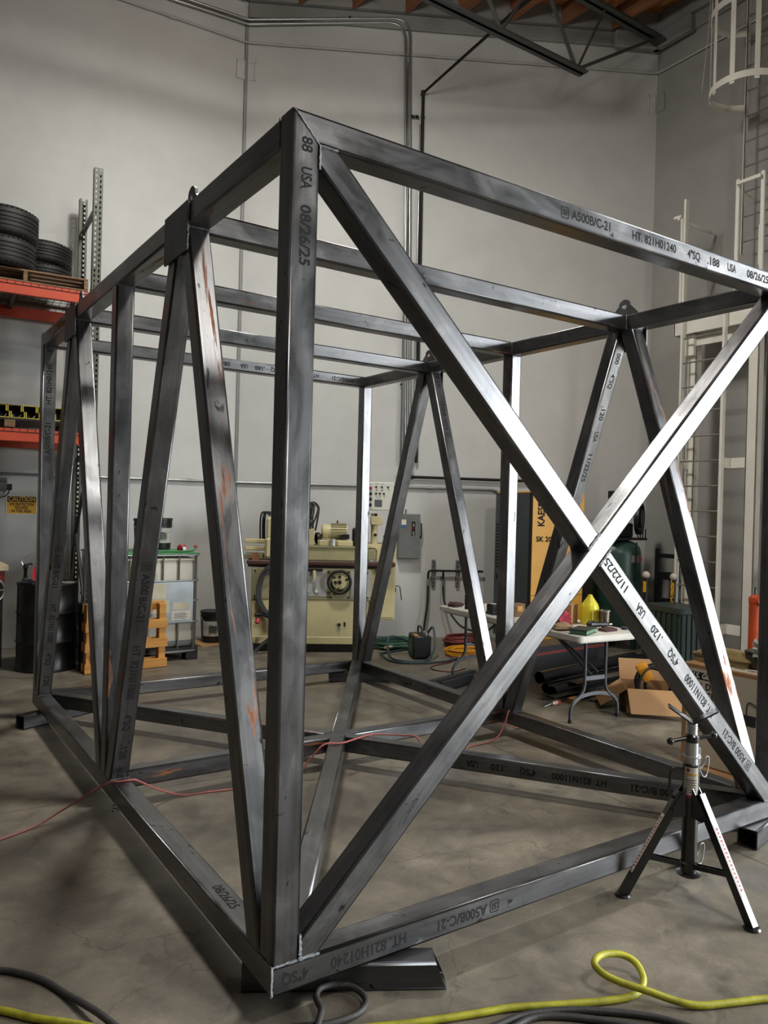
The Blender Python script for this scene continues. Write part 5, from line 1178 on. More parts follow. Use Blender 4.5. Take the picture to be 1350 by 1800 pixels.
# ================================================================ RIGHT SIDE
# ---- folding table
TBz = 0.74; ta = R(-4.9)           # length runs along local y
TB = thing('folding_table', 'white plastic folding table with grey wishbone legs behind the frame', 'table', (3.60, 1.95, 0), ta)
TBM = Matrix.Translation((3.60, 1.95, 0)) @ Matrix.Rotation(ta, 4, 'Z')
def TP(x, y, z=TBz): return TBM @ Vector((x, y, z))
TL, TW = 2.06, 0.72
M_TBL = mat('table_white', '#d5d2c6', 0.5, var=0.14, scale=6, bmp=0.08); M_TLEG = mat('table_leg_grey', '#4b5056', 0.4, 0.3)
def rrect(x0, y0, x1, y1, r, k=5):
    o = []
    for cx, cy, a0 in ((x1-r, y1-r, 0), (x0+r, y1-r, 90), (x0+r, y0+r, 180), (x1-r, y0+r, 270)): o += [(cx+r*math.cos(R(a0+90*i/k)), cy+r*math.sin(R(a0+90*i/k))) for i in range(k+1)]
    return o
b = MB().prism(rrect(0, 0, TW, TL, 0.06), 0.042, Matrix.Translation((0, 0, TBz-0.042))); b.build('top', M_TBL, TB, smooth=False)
b = MB().prism(rrect(0.03, 0.03, TW-0.03, TL-0.03, 0.05), 0.02, Matrix.Translation((0, 0, TBz-0.06))); b.build('underside', M_TBL, TB, smooth=False)
for y0, s in ((0.17, 1), (TL-0.17, -1)):
    cx = TW/2
    for e_ in (-1, 1):
        P_ = smooth_pts([(cx+e_*0.115, y0, TBz-0.06), (cx+e_*0.115, y0, 0.40), (cx+e_*0.118, y0, 0.29), (cx+e_*0.15, y0, 0.225), (cx+e_*0.225, y0, 0.165), (cx+e_*0.262, y0, 0.11), (cx+e_*0.265, y0, 0.0)], 6)
        lg = MB().path(P_, 0.0145, 10).build('leg', M_TLEG, TB); MB().cyl((cx+e_*0.265, y0, 0), (cx+e_*0.265, y0, 0.03), 0.0175, n=12).build('foot_cap', M_BLACK, lg)
    MB().bx((cx-0.115, y0-0.008, 0.335), (cx+0.115, y0+0.008, 0.375), 0.004).build('leg_crossbar', M_TLEG, TB)
    arc = [(cx+0.235*math.cos(R(a)), y0, 0.15+0.075*math.sin(R(a))) for a in range(0, 181, 15)]
    b = MB()
    for p, q in zip(arc, arc[1:]):
        p, q = Vector(p), Vector(q); c = (p+q)/2; b.box(c, ((q-p).length*1.05, 0.012, 0.03), (q-p).normalized().to_track_quat('X', 'Z').to_matrix())
    b.build('leg_arch', M_TLEG, TB, smooth=False)
    MB().cyl((cx-0.02, y0, 0.36), (cx-0.05, y0+s*0.50, TBz-0.065), 0.011, n=8).build('fold_brace', M_TLEG, TB); MB().cyl((cx+0.03, y0, 0.40), (cx-0.05, y0+s*0.50, TBz-0.065), 0.011, n=8).build('fold_brace', M_TLEG, TB)
# things on the table
def put(o, x, y, z=TBz+0.001, rz=0.0): o.location = TP(x, y, z); o.rotation_euler = (0, 0, ta+rz); return o
t = put(thing('notebook', 'green hardback book lying at the table corner', 'book'), 0.19, 0.15, rz=0.5)
MB().bx((-0.14, -0.075, 0.0), (0.12, 0.075, 0.006)).build('cover', mat('book_green', '#2f4f3c', 0.5), t, smooth=False); MB().bx((-0.12, -0.07, 0.006), (0.12, 0.07, 0.032)).build('pages', mat('book_pages', '#6b8f78', 0.7), t, smooth=False); MB().bx((-0.124, -0.075, 0.032), (0.124, 0.075, 0.040)).build('cover', mat('book_dark', '#26332d', 0.5), t, smooth=False)
o = put(lumpy(MB(), (0, 0, 0.055), (0.115, 0.095, 0.10), 21, 20, 14, 0.25).build('red_rag', mat('rag_red', '#a13445', 0.9, var=0.35, scale=12)), 0.29, 0.56, rz=0.4); tag(o, 'crumpled red shop rag on the table', 'rag')
o = put(lumpy(MB(), (0, 0, 0.03), (0.075, 0.12, 0.05), 22, 18, 10, 0.2).build('dark_jacket', mat('cloth_black', '#17171a', 0.9)), 0.09, 0.66, rz=0.2); tag(o, 'black cloth heaped beside the red rag on the table', 'cloth')
o = put(lumpy(MB(), (0, 0, 0.02), (0.13, 0.08, 0.03), 23, 18, 10, 0.2).build('paper_bag', mat('bag_paper', '#9d8462', 0.85, var=0.25)), 0.17, 0.37, rz=0.6); tag(o, 'flattened brown paper bag behind the green book', 'bag')
def carton(name, label, sx, sy, sz, m=M_CARD, tape=True):
    t = thing(name, label, 'box'); MB().bx((-sx/2, -sy/2, 0), (sx/2, sy/2, sz), 0.002).build('walls', m, t, smooth=False)
    MB().bx((-sx/2, -0.025, sz), (sx/2, 0.025, sz+0.001)).build('tape', mat('tape_tan', '#b08f60', 0.4), t, smooth=False)
    for s in (-1, 1): MB().bx((-sx/2, s*0.002 if s > 0 else -sy/2, sz-0.001), (sx/2, sy/2 if s > 0 else -0.002, sz+0.0004)).build('flap', m, t, smooth=False)
    return t
put(carton('small_carton', 'small closed cardboard box on the table behind the red rag', 0.17, 0.17, 0.17), 0.46, 0.66, rz=0.5)
t = put(thing('plastic_jug', 'yellow plastic jug with cone top on the table', 'jug'), 0.60, 0.50)
MB().lathe([(0, 0), (0.075, 0), (0.08, 0.01), (0.08, 0.15), (0.072, 0.18), (0.02, 0.255), (0.018, 0.265), (0, 0.265)], n=28).build('body', mat('jug_yellow', '#d0c32c', 0.35, var=0.15), t); MB().bx((-0.05, -0.0815, 0.05), (0.03, -0.076, 0.13)).build('label_sheet', mat('jug_label', '#c9b13a', 0.5), t, smooth=False)
t = put(thing('metal_tumbler', 'brushed metal tumbler on the table in front of the yellow jug', 'tumbler'), 0.645, 0.36)
MB().lathe([(0, 0), (0.036, 0), (0.044, 0.14), (0.040, 0.142), (0.036, 0.01), (0, 0.008)], n=24).build('cup', mat('tumbler_steel', '#8f8577', 0.3, 0.9), t); MB().lathe([(0.044, 0.132), (0.0465, 0.135), (0.0465, 0.143), (0.042, 0.143)], n=24).build('rim', M_ALU, t)
t = put(thing('wallet', 'brown leather wallet on the table edge', 'wallet'), 0.48, 0.16, rz=0.1)
MB().bx((-0.075, -0.045, 0), (0.075, 0.045, 0.012), 0.004).build('back', mat('leather', '#4a2521', 0.5), t); MB().bx((-0.073, -0.043, 0.0125), (0.073, 0.043, 0.024), 0.004).build('front', mat('leather', '#4a2521', 0.5), t)
t = put(thing('heat_gun', 'small black hand tool lying on the table between book and tumbler', 'tool'), 0.49, 0.30, rz=-0.3)
MB().lathe([(0, -0.09), (0.018, -0.09), (0.034, -0.07), (0.03, -0.02), (0.022, 0.0), (0.022, 0.09), (0.012, 0.12), (0, 0.12)], c=(0, 0, 0.034), n=18, axis=(1, 0.1, 0)).build('barrel', M_BLACK, t); MB().bx((0.03, -0.02, 0.0), (0.06, -0.11, 0.028), 0.008).build('grip', M_BLACK, t); MB().cyl((0.12, 0.012, 0.034), (0.15, 0.015, 0.034), 0.008, n=10).build('nozzle', M_ALU, t)
t = put(thing('tape_roll', 'small dark tape roll at the far table edge', 'tape'), 0.69, 0.17); MB().lathe([(0.02, 0), (0.032, 0), (0.032, 0.022), (0.02, 0.022)], n=22, closed=True).build('roll', mat('tape_navy', '#20243a', 0.5), t); MB().lathe([(0.018, 0.001), (0.02, 0.001), (0.02, 0.021), (0.018, 0.021)], n=22, closed=True).build('core', M_CARD, t)
t = put(thing('work_gloves', 'pair of dark red work gloves at the table end', 'gloves'), 0.16, 1.92, rz=0.3); 
for k_, dy in ((31, 0.0), (32, 0.06)): lumpy(MB(), (0, dy, 0.018), (0.085, 0.04, 0.026), k_, 14, 9, 0.22).build('glove', mat('glove_maroon', '#3d2322', 0.8), t)
t = put(thing('steel_sleeve', 'black steel cylinder standing beside the gloves', 'cylinder'), 0.15, 1.73); MB().lathe([(0.022, 0), (0.034, 0), (0.034, 0.14), (0.022, 0.14)], n=24, closed=True).build('sleeve', M_INK, t)
MB().cyl((0, 0, 0.0), (0, 0, 0.012), 0.0335, n=24).build('base_plug', M_DKST, t)
t = put(thing('drill_press_vise', 'dark steel machine vise on the middle of the table', 'vise'), 0.20, 1.32)
for a, c in (((-0.09, -0.06, 0), (0.09, 0.06, 0.03)), ((-0.09, -0.05, 0.03), (-0.05, 0.05, 0.10)), ((0.02, -0.05, 0.03), (0.06, 0.05, 0.095))): MB().bx(a, c, 0.004).build('jaw' if a[2] else 'bed', M_DKST, t)
MB().cyl((0.06, 0, 0.06), (0.14, 0, 0.06), 0.009, n=10).build('screw', M_ALU, t)
t = put(thing('work_block', 'wood block standing on the table beside the vise', 'wood block'), 0.30, 1.15); MB().bx((-0.06, -0.05, 0), (0.06, 0.05, 0.12), 0.003).build('block', M_OLDW, t); MB().bx((-0.03, -0.052, 0.05), (0.03, -0.05, 0.10)).build('worn_face', M_PINE, t)
# under and beside the table
def rpipe(a, b_, r, label, wall_=0.006, cat='steel pipe'):
    a, b_ = Vector(a), Vector(b_); d = b_-a; L = d.length
    o = MB().lathe([(r-wall_, 0), (r, 0), (r, L), (r-wall_, L)], n=28, axis=d, closed=True).build('steel_pipe', mat('pipe_black', '#17171a', 0.35, 0.5, 0.3, 12), loc=a); return tag(o, label, cat, 'steel stock stacked under the table')
rpipe((4.22, 2.97, 0.155), (5.95, 3.25, 0.155), 0.058, 'upper black round steel pipe with open end under the table')
rpipe((4.25, 2.83, 0.05), (5.95, 3.08, 0.05), 0.05, 'lower black round steel pipe with open end under the table')
rpipe((4.30, 2.965, 0.05), (5.95, 3.215, 0.05), 0.046, 'black round steel pipe half hidden behind the lower one')
def bar(a, sz, rz, m, label, name='flat_bar'):
    o = MB().bx((0, 0, 0), sz, 0.0015).build(name, m, smooth=False, loc=a); o.rotation_euler = (0, 0, rz); return tag(o, label, 'steel bar', 'steel stock stacked under the table')
bar((4.12, 2.68, 0.03), (1.75, 0.09, 0.012), R(7), M_DKST, 'long dark flat bar lying in front of the round pipes')
bar((4.28, 2.60, 0.0), (1.6, 0.05, 0.03), R(7), M_DKST, 'thin steel bar on the floor in front of the flat bar')
bar((4.45, 2.50, 0.0), (1.45, 0.06, 0.018), R(6), M_GALV, 'pale edged steel bar nearest the screwdriver')
bar((4.50, 2.76, 0.105), (1.4, 0.10, 0.01), R(6), mat('rusty_plate', '#4d433d', 0.6, 0.3, 0.4), 'brownish steel strip lying on top of the lower pipe')
bx_ = MB().bx((0, 0, 0), (1.5, 0.30, 0.30), 0.004).build('steel_plate_box', mat('plate_dark', '#35363a', 0.45, 0.4), smooth=False, loc=(4.55, 3.55, 0)); bx_.rotation_euler = (0, 0, R(5)); tag(bx_, 'long dark steel box section behind the round pipes', 'steel section', 'steel stock stacked under the table')
MB().bx((0.0, -0.003, 0.21), (1.5, 0.0, 0.24)).build('red_stripe', mat('stripe_red', '#6b2722', 0.5), bx_, smooth=False)
t = thing('screwdriver', 'screwdriver with clear and red handle on the floor by the table leg', 'screwdriver', (4.10, 2.60, 0.021), R(186))
MB().lathe([(0, 0), (0.018, 0.0), (0.02, 0.02), (0.02, 0.035), (0.0, 0.035)], n=12, axis=(1, 0, 0)).build('butt', M_RED, t); MB().lathe([(0.0, 0.035), (0.0195, 0.035), (0.0195, 0.085), (0.014, 0.105), (0, 0.107)], n=12, axis=(1, 0, 0)).build('handle', mat('clear_amber', '#b7a68f', 0.25), t); MB().cyl((0.107, 0, 0), (0.21, 0, -0.012), 0.005, n=8).build('shaft', M_ALU, t)
o = MB().bx((0, 0, 0), (0.12, 0.07, 0.045), 0.003).build('wood_offcut', M_PINE, smooth=False, loc=(4.22, 2.53, 0)); o.rotation_euler = (0, 0, 0.25); tag(o, 'small pine offcut beside the red screwdriver', 'wood block')
# open cardboard box with cables
t = thing('open_carton', 'open cardboard box with flaps out holding black cables', 'box', (4.74, 2.10, 0), R(-42))
sx, sy, sz = 0.50, 0.42, 0.21
for a, c in (((-sx/2, -sy/2, 0), (sx/2, -sy/2+0.005, sz)), ((-sx/2, sy/2-0.005, 0), (sx/2, sy/2, sz)), ((-sx/2, -sy/2, 0), (-sx/2+0.005, sy/2, sz)), ((sx/2-0.005, -sy/2, 0), (sx/2, sy/2, sz))): MB().bx(a, c).build('wall_panel', M_CARD, t, smooth=False)
MB().bx((-sx/2, -sy/2, 0), (sx/2, sy/2, 0.005)).build('bottom', M_CARD, t, smooth=False)
def flap(p, d, w, ln, dr_, yaw=0):
    """hinged flap from edge centre p, along edge dir d, outward drop"""
    d = Vector(d); out = Vector((d.y, -d.x, 0)); k_ = out*math.cos(R(dr_))-Vector((0, 0, 1))*math.sin(R(dr_))
    n_ = d.cross(k_); rot = Matrix((d, k_, n_)).transposed(); MB().box(Vector(p)+k_*(ln/2)+n_*0.003, (w, ln, 0.004), rot).build('flap', M_CARD, t, smooth=False)
flap((0, -sy/2, sz), (1, 0, 0), sx-0.01, 0.27, 38); flap((-sx/2, 0, sz), (0, -1, 0), sy-0.01, 0.27, 36); flap((sx/2, 0, sz), (0, 1, 0), sy-0.01, 0.2, -50); flap((0, sy/2, sz), (-1, 0, 0), sx-0.01, 0.2, -60)
t = thing('cable_bundle', 'tangle of black cables and tools in the open cardboard box', 'cable', (4.74, 2.10, 0.008), R(-42)); rdm = random.Random(9)
for q in range(9):
    pts = []; ph = rdm.uniform(0, 6)
    for i in range(10):
        a = 2*math.pi*i/10; pts.append((0.02+0.15*math.cos(a)*rdm.uniform(0.9, 1.05), 0.04*math.sin(a)-0.02+0.012*q*(1 if q % 2 else -1), 0.20+0.16*math.sin(a)+0.02*math.sin(a*2+ph)))
    MB().path(smooth_pts(pts, 3, True), 0.009, 6, closed=True).build('loop', M_BLACK, t)
MB().bx((-0.16, -0.12, 0.0), (0.14, 0.12, 0.13), 0.03).build('tool_case', M_BLACK, t); MB().bx((-0.02, -0.13, 0.05), (0.05, -0.125, 0.16), 0.002).build('red_tag', M_RED, t)
t2 = thing('orange_tool', 'orange tool head sticking out of the open cardboard box', 'tool', (4.66, 2.12, 0.16), R(-42))
MB().box((0, 0, 0.17), (0.10, 0.06, 0.17), Matrix.Rotation(R(-30), 3, 'Y'), 0.02, 2).build('head', mat('tool_orange', '#d08a1e', 0.45), t2); MB().cyl((0.03, 0, -0.15), (0.01, 0, 0.10), 0.018, n=12).build('shaft', M_BLACK, t2)

# ---- printed carton in front of the table
ct = thing('printed_carton', 'large printed cardboard carton for a service cart', 'box', (3.70, 0.42, 0), R(2.5))
CX, CY, CZ = 0.46, 0.63, 0.70
M_CPRINT = mat('carton_print', '#c8c2b0', 0.7, var=0.08, scale=3)
MB().bx((0, 0, 0), (CX, CY, CZ), 0.003).build('walls', M_CARD, ct, smooth=False)
pr_f = MB().bx((-0.002, 0.008, 0.02), (0.0, CY-0.035, CZ-0.03)).build('printed_face', M_CPRINT, ct, smooth=False)
pr_t = MB().bx((0.03, 0.0, CZ), (CX*0.75, 0.35, CZ+0.0015)).build('top_print', M_CPRINT, ct, smooth=False)
def front_tx(body, y1, zz, size, width, m=M_INK, sh=0.0): lettering(body, m, pr_f, (-0.003, y1, zz), (0, -1, 0), (0, 0, 1), size, width=width, bold=0.0014, shear=sh)
MB().bx((-0.0028, 0.28, 0.60), (-0.002, 0.58, 0.65)).build('black_banner', M_INK, pr_f, smooth=False)
lettering('U.S. GENERAL', M_PAPER, pr_f, (-0.0034, 0.57, 0.625), (0, -1, 0), (0, 0, 1), 0.05, width=0.29, bold=0.002, shear=0.25)
front_tx('30" 1 DRAWER', 0.585, 0.555, 0.062, 0.36); front_tx('SERVICE CART', 0.585, 0.495, 0.062, 0.36)
for q in range(9): front_tx('. Load capacity' if q % 3 == 0 else ('Rolled steel body' if q % 3 == 1 else 'Heavy duty casters'), 0.55-0.0*q, 0.44-q*0.03, 0.016, 0.13) if False else None
b = MB()
for q in range(8):
    b.bx((-0.0026, 0.39-0.03*(q % 3), 0.435-q*0.032), (-0.002, 0.54, 0.442-q*0.032))
b.build('small_print_lettering', M_GREYP, pr_f, smooth=False)
# drawing of the cart
b = MB(); b.bx((-0.003, 0.07, 0.36), (-0.002, 0.20, 0.43)); b.bx((-0.003, 0.075, 0.10), (-0.002, 0.085, 0.36)); b.bx((-0.003, 0.185, 0.10), (-0.002, 0.195, 0.36)); b.bx((-0.003, 0.07, 0.13), (-0.002, 0.20, 0.16)); b.build('cart_picture', mat('print_dark', '#2c2d30', 0.6), pr_f, smooth=False)
MB().path(smooth_pts([(-0.003, 0.075, 0.43), (-0.003, 0.07, 0.48), (-0.003, 0.13, 0.515), (-0.003, 0.155, 0.50), (-0.003, 0.16, 0.43)], 4), 0.004, 5).build('cart_picture_handle', MATS['print_dark'], pr_f)
lettering('U.S. GENERAL', M_INK, pr_t, (0.10, 0.30, CZ+0.0022), (0, -1, 0), (1, 0, 0), 0.05, width=0.28, bold=0.0018, shear=0.25)
o = MB().bx((-0.12, -0.15, 0), (0.42, 0.32, 0.006)).build('cardboard_flap', M_CARD, smooth=False, loc=(3.36, 0.58, 0.002)); o.rotation_euler = (0, 0, 0.25); tag(o, 'loose cardboard sheet on the floor by the printed carton', 'cardboard')
CT = Matrix.Translation((3.70, 0.42, CZ+0.003)) @ Matrix.Rotation(R(2.5), 4, 'Z')
o = lumpy(MB(), (0, 0, 0.03), (0.13, 0.24, 0.075), 41, 26, 16, 0.10).build('burlap_sack', mat('burlap', '#8f7b50', 0.95, var=0.3, scale=60, bmp=0.4), loc=CT @ Vector((0.22, 0.44, 0))); tag(o, 'tan burlap sack slumped on the printed carton', 'sack')
t = thing('tool_pouch', 'dark brown leather pouch on the printed carton', 'pouch', CT @ Vector((0.26, 0.20, 0))); MB().bx((-0.10, -0.07, 0), (0.10, 0.07, 0.12), 0.02, 2).build('pocket', mat('pouch_brown', '#3d352f', 0.7), t); MB().bx((-0.105, -0.075, 0.10), (0.105, 0.075, 0.128), 0.01).build('flap', mat('pouch_brown2', '#4a423a', 0.7), t)
t = thing('rag_bag', 'clear bag of red rags on the printed carton', 'bag', CT @ Vector((0.18, 0.02, 0)))
lumpy(MB(), (0, 0, 0.055), (0.10, 0.085, 0.09), 51, 20, 14, 0.2).build('rags', mat('rags_red', '#a02a44', 0.85, var=0.35, scale=16), t)
bag = lumpy(MB(), (0, 0.0, 0.06), (0.125, 0.105, 0.112), 52, 22, 16, 0.10).build('clear_film', mat('clear_film', '#e8e8e4', 0.12, trans=0.0, alpha=0.18, var=0.02), t)
lumpy(MB(), (-0.02, 0.15, 0.13), (0.05, 0.05, 0.07), 53, 16, 12, 0.35).build('gathered_neck', mat('film_white', '#b8b8b4', 0.25, alpha=0.75, var=0.2, scale=30), t)
t = thing('small_open_box', 'small open cardboard box behind the bag of red rags', 'box', CT @ Vector((0.47, 0.10, 0)), 0.3)
for a, c in (((-0.12, -0.10, 0), (0.12, -0.096, 0.17)), ((-0.12, 0.096, 0), (0.12, 0.10, 0.17)), ((-0.12, -0.10, 0), (-0.116, 0.10, 0.17)), ((0.116, -0.10, 0), (0.12, 0.10, 0.17)), ((-0.12, -0.10, 0), (0.12, 0.10, 0.004))): MB().bx(a, c).build('panel', M_CARD, t, smooth=False)

# ---- screw compressor (yellow front)
KR = R(-14); KF = Vector((5.55, 4.50, 0)); KW_, KD_, KH_ = 0.75, 0.88, 1.96
kc = thing('screw_compressor', 'tall yellow and dark grey screw air compressor by the wall', 'compressor', KF, KR)
M_KG = mat('compressor_grey', '#3b4347', 0.5, 0.1); M_KY = mat('compressor_yellow', '#dda120', 0.42, var=0.08)
MB().bx((0.0, 0.02, 0.12), (KW_, KD_, KH_), 0.008).build('cabinet', M_KG, kc, smooth=False)
MB().bx((0.03, 0.05, 0.0), (KW_-0.03, KD_-0.03, 0.12)).build('base_frame', M_DKST, kc, smooth=False)
fr_ = MB().bx((0.012, -0.03, 0.13), (KW_, 0.02, KH_+0.015), 0.008).build('front_door', M_KY, kc, smooth=False)
MB().bx((0.0, 0.0, KH_), (KW_, KD_-0.02, KH_+0.02), 0.006).build('top_cover', M_KY, kc, smooth=False)
MB().bx((0.0, -0.032, 0.13), (0.012, 0.02, KH_+0.01)).build('door_edge', M_INK, kc, smooth=False)
MB().bx((0.012, -0.032, 0.72), (KW_, -0.029, 0.724)).build('door_seam', M_INK, fr_, smooth=False)
lettering('KAESER', M_INK, fr_, (0.14, -0.0315, 1.56), (0, 0, 1), (-1, 0, 0), 0.13, width=0.36, bold=0.004)
lettering('SK 20', M_INK, fr_, (0.07, -0.0315, 1.40), (1, 0, 0), (0, 0, 1), 0.085, width=0.22, bold=0.003)
MB().bx((0.60, -0.034, 1.62), (0.68, -0.03, 1.70), 0.003).build('control_display', M_INK, fr_, smooth=False)
MB().bx((0.30, -0.034, 0.74), (0.62, -0.029, 0.80), 0.003).build('handle_recess', M_INK, fr_, smooth=False)
sp_ = MB().bx((-0.012, 0.45, 0.35), (0.0, KD_-0.02, KH_-0.03), 0.004).build('side_panel', mat('panel_grey', '#4a5255', 0.5, 0.1), kc, smooth=False)
for q in range(14): MB().bx((-0.016, 0.62, 1.0+q*0.042), (-0.010, 0.82, 1.022+q*0.042)).build('louvre', M_INK, sp_, smooth=False)
MB().bx((-0.016, 0.68, 0.84), (-0.010, 0.80, 0.92)).build('small_vent', M_INK, sp_, smooth=False)
MB().bx((-0.015, 0.52, 1.80), (-0.011, 0.535, 1.92)).build('side_lettering', M_PAPER, sp_, smooth=False)
# ---- tank compressor
tk = thing('tank_compressor', 'green vertical tank compressor with black belt guard in the corner', 'compressor', (7.02, 4.40, 0))
M_TKG = mat('tank_green', '#27443a', 0.38, var=0.15)
MB().lathe([(0, 0.18), (0.15, 0.19), (0.27, 0.25), (0.31, 0.35), (0.31, 1.22), (0.29, 1.31), (0.22, 1.37), (0.12, 1.40), (0, 1.405)], n=40).build('tank', M_TKG, tk)
for a in (45, 165, 285): MB().bx((-0.03, -0.03, 0), (0.03, 0.03, 0.34)).build('leg', M_TKG, tk, smooth=False, loc=(0.26*math.cos(R(a)), 0.26*math.sin(R(a)), 0))
MB().bx((-0.30, -0.22, 1.40), (0.33, 0.22, 1.43)).build('platform', M_BLACK, tk, smooth=False)
MB().bx((-0.10, -0.14, 1.43), (0.16, 0.12, 1.62), 0.02).build('pump_block', M_BLACK, tk)
for x0 in (-0.05, 0.09): MB().lathe([(0, 1.62)] + [(0.07 if i % 2 else 0.055, 1.62+i*0.014) for i in range(14)] + [(0, 1.81)], c=(x0, 0.0, 0), n=20).build('cylinder_head', M_BLACK, tk)
MB().bx((-0.18, -0.10, 1.93), (-0.02, 0.02, 2.03), 0.01).build('air_filter', M_BLACK, tk); MB().path(smooth_pts([(-0.1, -0.04, 1.93), (-0.20, -0.04, 1.90), (-0.22, -0.04, 1.78), (-0.1, -0.02, 1.78)], 4), 0.012, 8).build('intake_pipe', M_BLACK, tk)
MB().cyl((-0.26, 0.05, 1.55), (-0.10, 0.05, 1.55), 0.10, n=22).build('motor', M_BLACK, tk)
gd = MB().lathe([(0.20, -0.03), (0.21, -0.03), (0.21, 0.03), (0.20, 0.03)], c=(0.24, -0.16, 1.68), n=36, axis=(0.5, -1, 0), closed=True).build('belt_guard', M_BLACK, tk)
for k_ in range(10):
    q_ = Vector((0.5, -1, 0)).to_track_quat('Z', 'Y').to_matrix(); a = 2*math.pi*k_/10; MB().cyl((0.24, -0.16, 1.68), Vector((0.24, -0.16, 1.68)) + q_ @ Vector((0.205*math.cos(a), 0.205*math.sin(a), 0)), 0.006, n=6).build('guard_spoke', M_BLACK, gd)
MB().lathe([(0, 0), (0.12, 0), (0.12, 0.04), (0, 0.04)], c=(0.24, -0.16, 1.68), n=28, axis=(0.5, -1, 0)).build('flywheel', M_GROIL, tk)
for x0 in (0.14, 0.19, 0.24, 0.29): MB().cyl((x0, -0.22, 1.43), (x0, -0.22, 1.55), 0.008, n=6).build('guard_bar', M_BLACK, tk)
MB().bx((-0.08, -0.318, 1.12), (0.10, -0.304, 1.21)).build('warning_label', mat('label_warn', '#8d8b84', 0.6), tk, smooth=False); MB().bx((0.045, -0.322, 1.13), (0.10, -0.317, 1.20)).build('red_label', mat('label_red2', '#8a4a42', 0.6), tk, smooth=False)
MB().cyl((-0.02, -0.33, 0.9), (-0.02, -0.33, 1.38), 0.010, n=8).build('drain_pipe', M_BLACK, tk)
hr = MB().lathe([(0.10+0.018*math.cos(2*math.pi*i/8), 0.018*math.sin(2*math.pi*i/8)) for i in range(8)], c=(-0.52, -0.42, 0.78), n=28, axis=(-0.7, -0.7, 0), closed=True).build('hose_ring', M_RUB, tk)
# ---- black lift mast, stanchions, green bin
lm = thing('lift_mast', 'black steel lift truck mast behind the white ladder', 'lift truck', (7.50, 3.97, 0), R(90))
for x0 in (-0.17, 0.13): MB().bx((x0, -0.03, 0.0), (x0+0.045, 0.03, 1.30 if x0 > 0 else 1.34), 0.004).build('mast_rail', M_BLACK, lm, smooth=False)
for z0, z1 in ((1.18, 1.235), (0.90, 1.0), (0.60, 0.66), (0.15, 0.22)): MB().bx((-0.17, -0.025, z0), (0.175, 0.025, z1), 0.004).build('crossbar', M_BLACK, lm, smooth=False)
MB().bx((-0.13, -0.02, 0.66), (-0.08, 0.02, 0.90)).bx((0.085, -0.02, 0.66), (0.13, 0.02, 0.90)).build('carriage_plate', M_BLACK, lm, smooth=False)
for x0 in (-0.14, 0.10): MB().bx((x0, 0.03, 0.03), (x0+0.06, 0.22, 0.07), 0.004).build('fork', M_BLACK, lm, smooth=False)
def stanchion(loc, label):
    t = thing('chain_stanchion', label, 'stanchion', loc, 0, 'black stanchions with white ball tops')
    MB().lathe([(0, 0), (0.13, 0), (0.13, 0.02), (0.03, 0.05), (0.024, 0.06), (0.024, 0.95), (0.034, 0.955), (0.034, 0.97), (0, 0.97)], n=24).build('post', M_BLACK, t); MB().sphere((0, 0, 1.005), 0.046, 20, 14).build('ball', mat('ball_white', '#cdc8ba', 0.4), t)
    MB().bx((-0.028, -0.02, 0.80), (-0.022, 0.02, 0.93)).build('yellow_strip', M_YEL, t, smooth=False); return t
stanchion((6.72, 3.70, 0), 'black stanchion with white ball top beside the green tank'); stanchion((6.84, 3.40, 0), 'black stanchion with white ball top at the white ladder foot')
ch = thing('yellow_chain', 'yellow plastic chain hanging from the stanchion at the ladder', 'chain', (6.81, 3.40, 0.54))
for k_ in range(9):
    q = MB().path([(0.0 if k_ % 2 else 0.014*math.cos(a), 0.014*math.cos(a) if k_ % 2 else 0.0, 0.41-k_*0.036+0.026*math.sin(a)) for a in [2*math.pi*i/10 for i in range(10)]], 0.0045, 6, closed=True); q.build('link', M_YEL, ch)
gb = thing('green_bin', 'dark green ribbed plastic bin in front of the white ladder', 'bin', (6.42, 3.02, 0), R(-12))
M_GB = mat('bin_green', '#2c3b38', 0.45, var=0.15)
MB().bx((0, 0, 0), (0.4, 0.52, 0.64), 0.01).build('body', M_GB, gb, smooth=False); MB().bx((-0.015, -0.015, 0.62), (0.415, 0.535, 0.70), 0.008).build('rim', M_GB, gb, smooth=False)
for q in range(6):
    MB().bx((-0.018, 0.03+q*0.085, 0.05), (0.0, 0.065+q*0.085, 0.62), 0.004).build('rib', M_GB, gb, smooth=False)
for q in range(5): MB().bx((0.03+q*0.075, -0.018, 0.05), (0.06+q*0.075, 0.0, 0.62), 0.004).build('rib', M_GB, gb, smooth=False)
# ---- orange jack post and engine parts
oj = thing('orange_jack', 'orange steel jack post with crank by the wall', 'jack', (6.55, 2.22, 0))
MB().lathe([(0, 0), (0.10, 0), (0.10, 0.02), (0.055, 0.04), (0.055, 0.84), (0.06, 0.845), (0.06, 0.90), (0.03, 0.93), (0, 0.93)], n=24).build('column', mat('jack_orange', '#b9481f', 0.45, var=0.3, scale=5), oj)
MB().cyl((-0.02, -0.09, 0.87), (0.02, 0.02, 0.87), 0.045, n=18).build('socket', mat('jack_orange', '#b9481f'), oj); MB().cyl((0, 0, 0.93), (0, 0, 1.0), 0.01, n=8).build('screw', M_DKST, oj); MB().cyl((-0.07, -0.04, 1.0), (0.07, 0.04, 1.0), 0.009, n=8).build('crank_bar', M_DKST, oj)
en = thing('engine', 'greasy grey engine with intake pipes against the wall', 'engine', (7.50, 2.30, 0), R(90))
M_ENG = mat('engine_grey', '#4a4a48', 0.45, 0.5, 0.5, 14); M_ENA = mat('engine_alloy', '#8f8f8c', 0.4, 0.5, 0.3, 10)
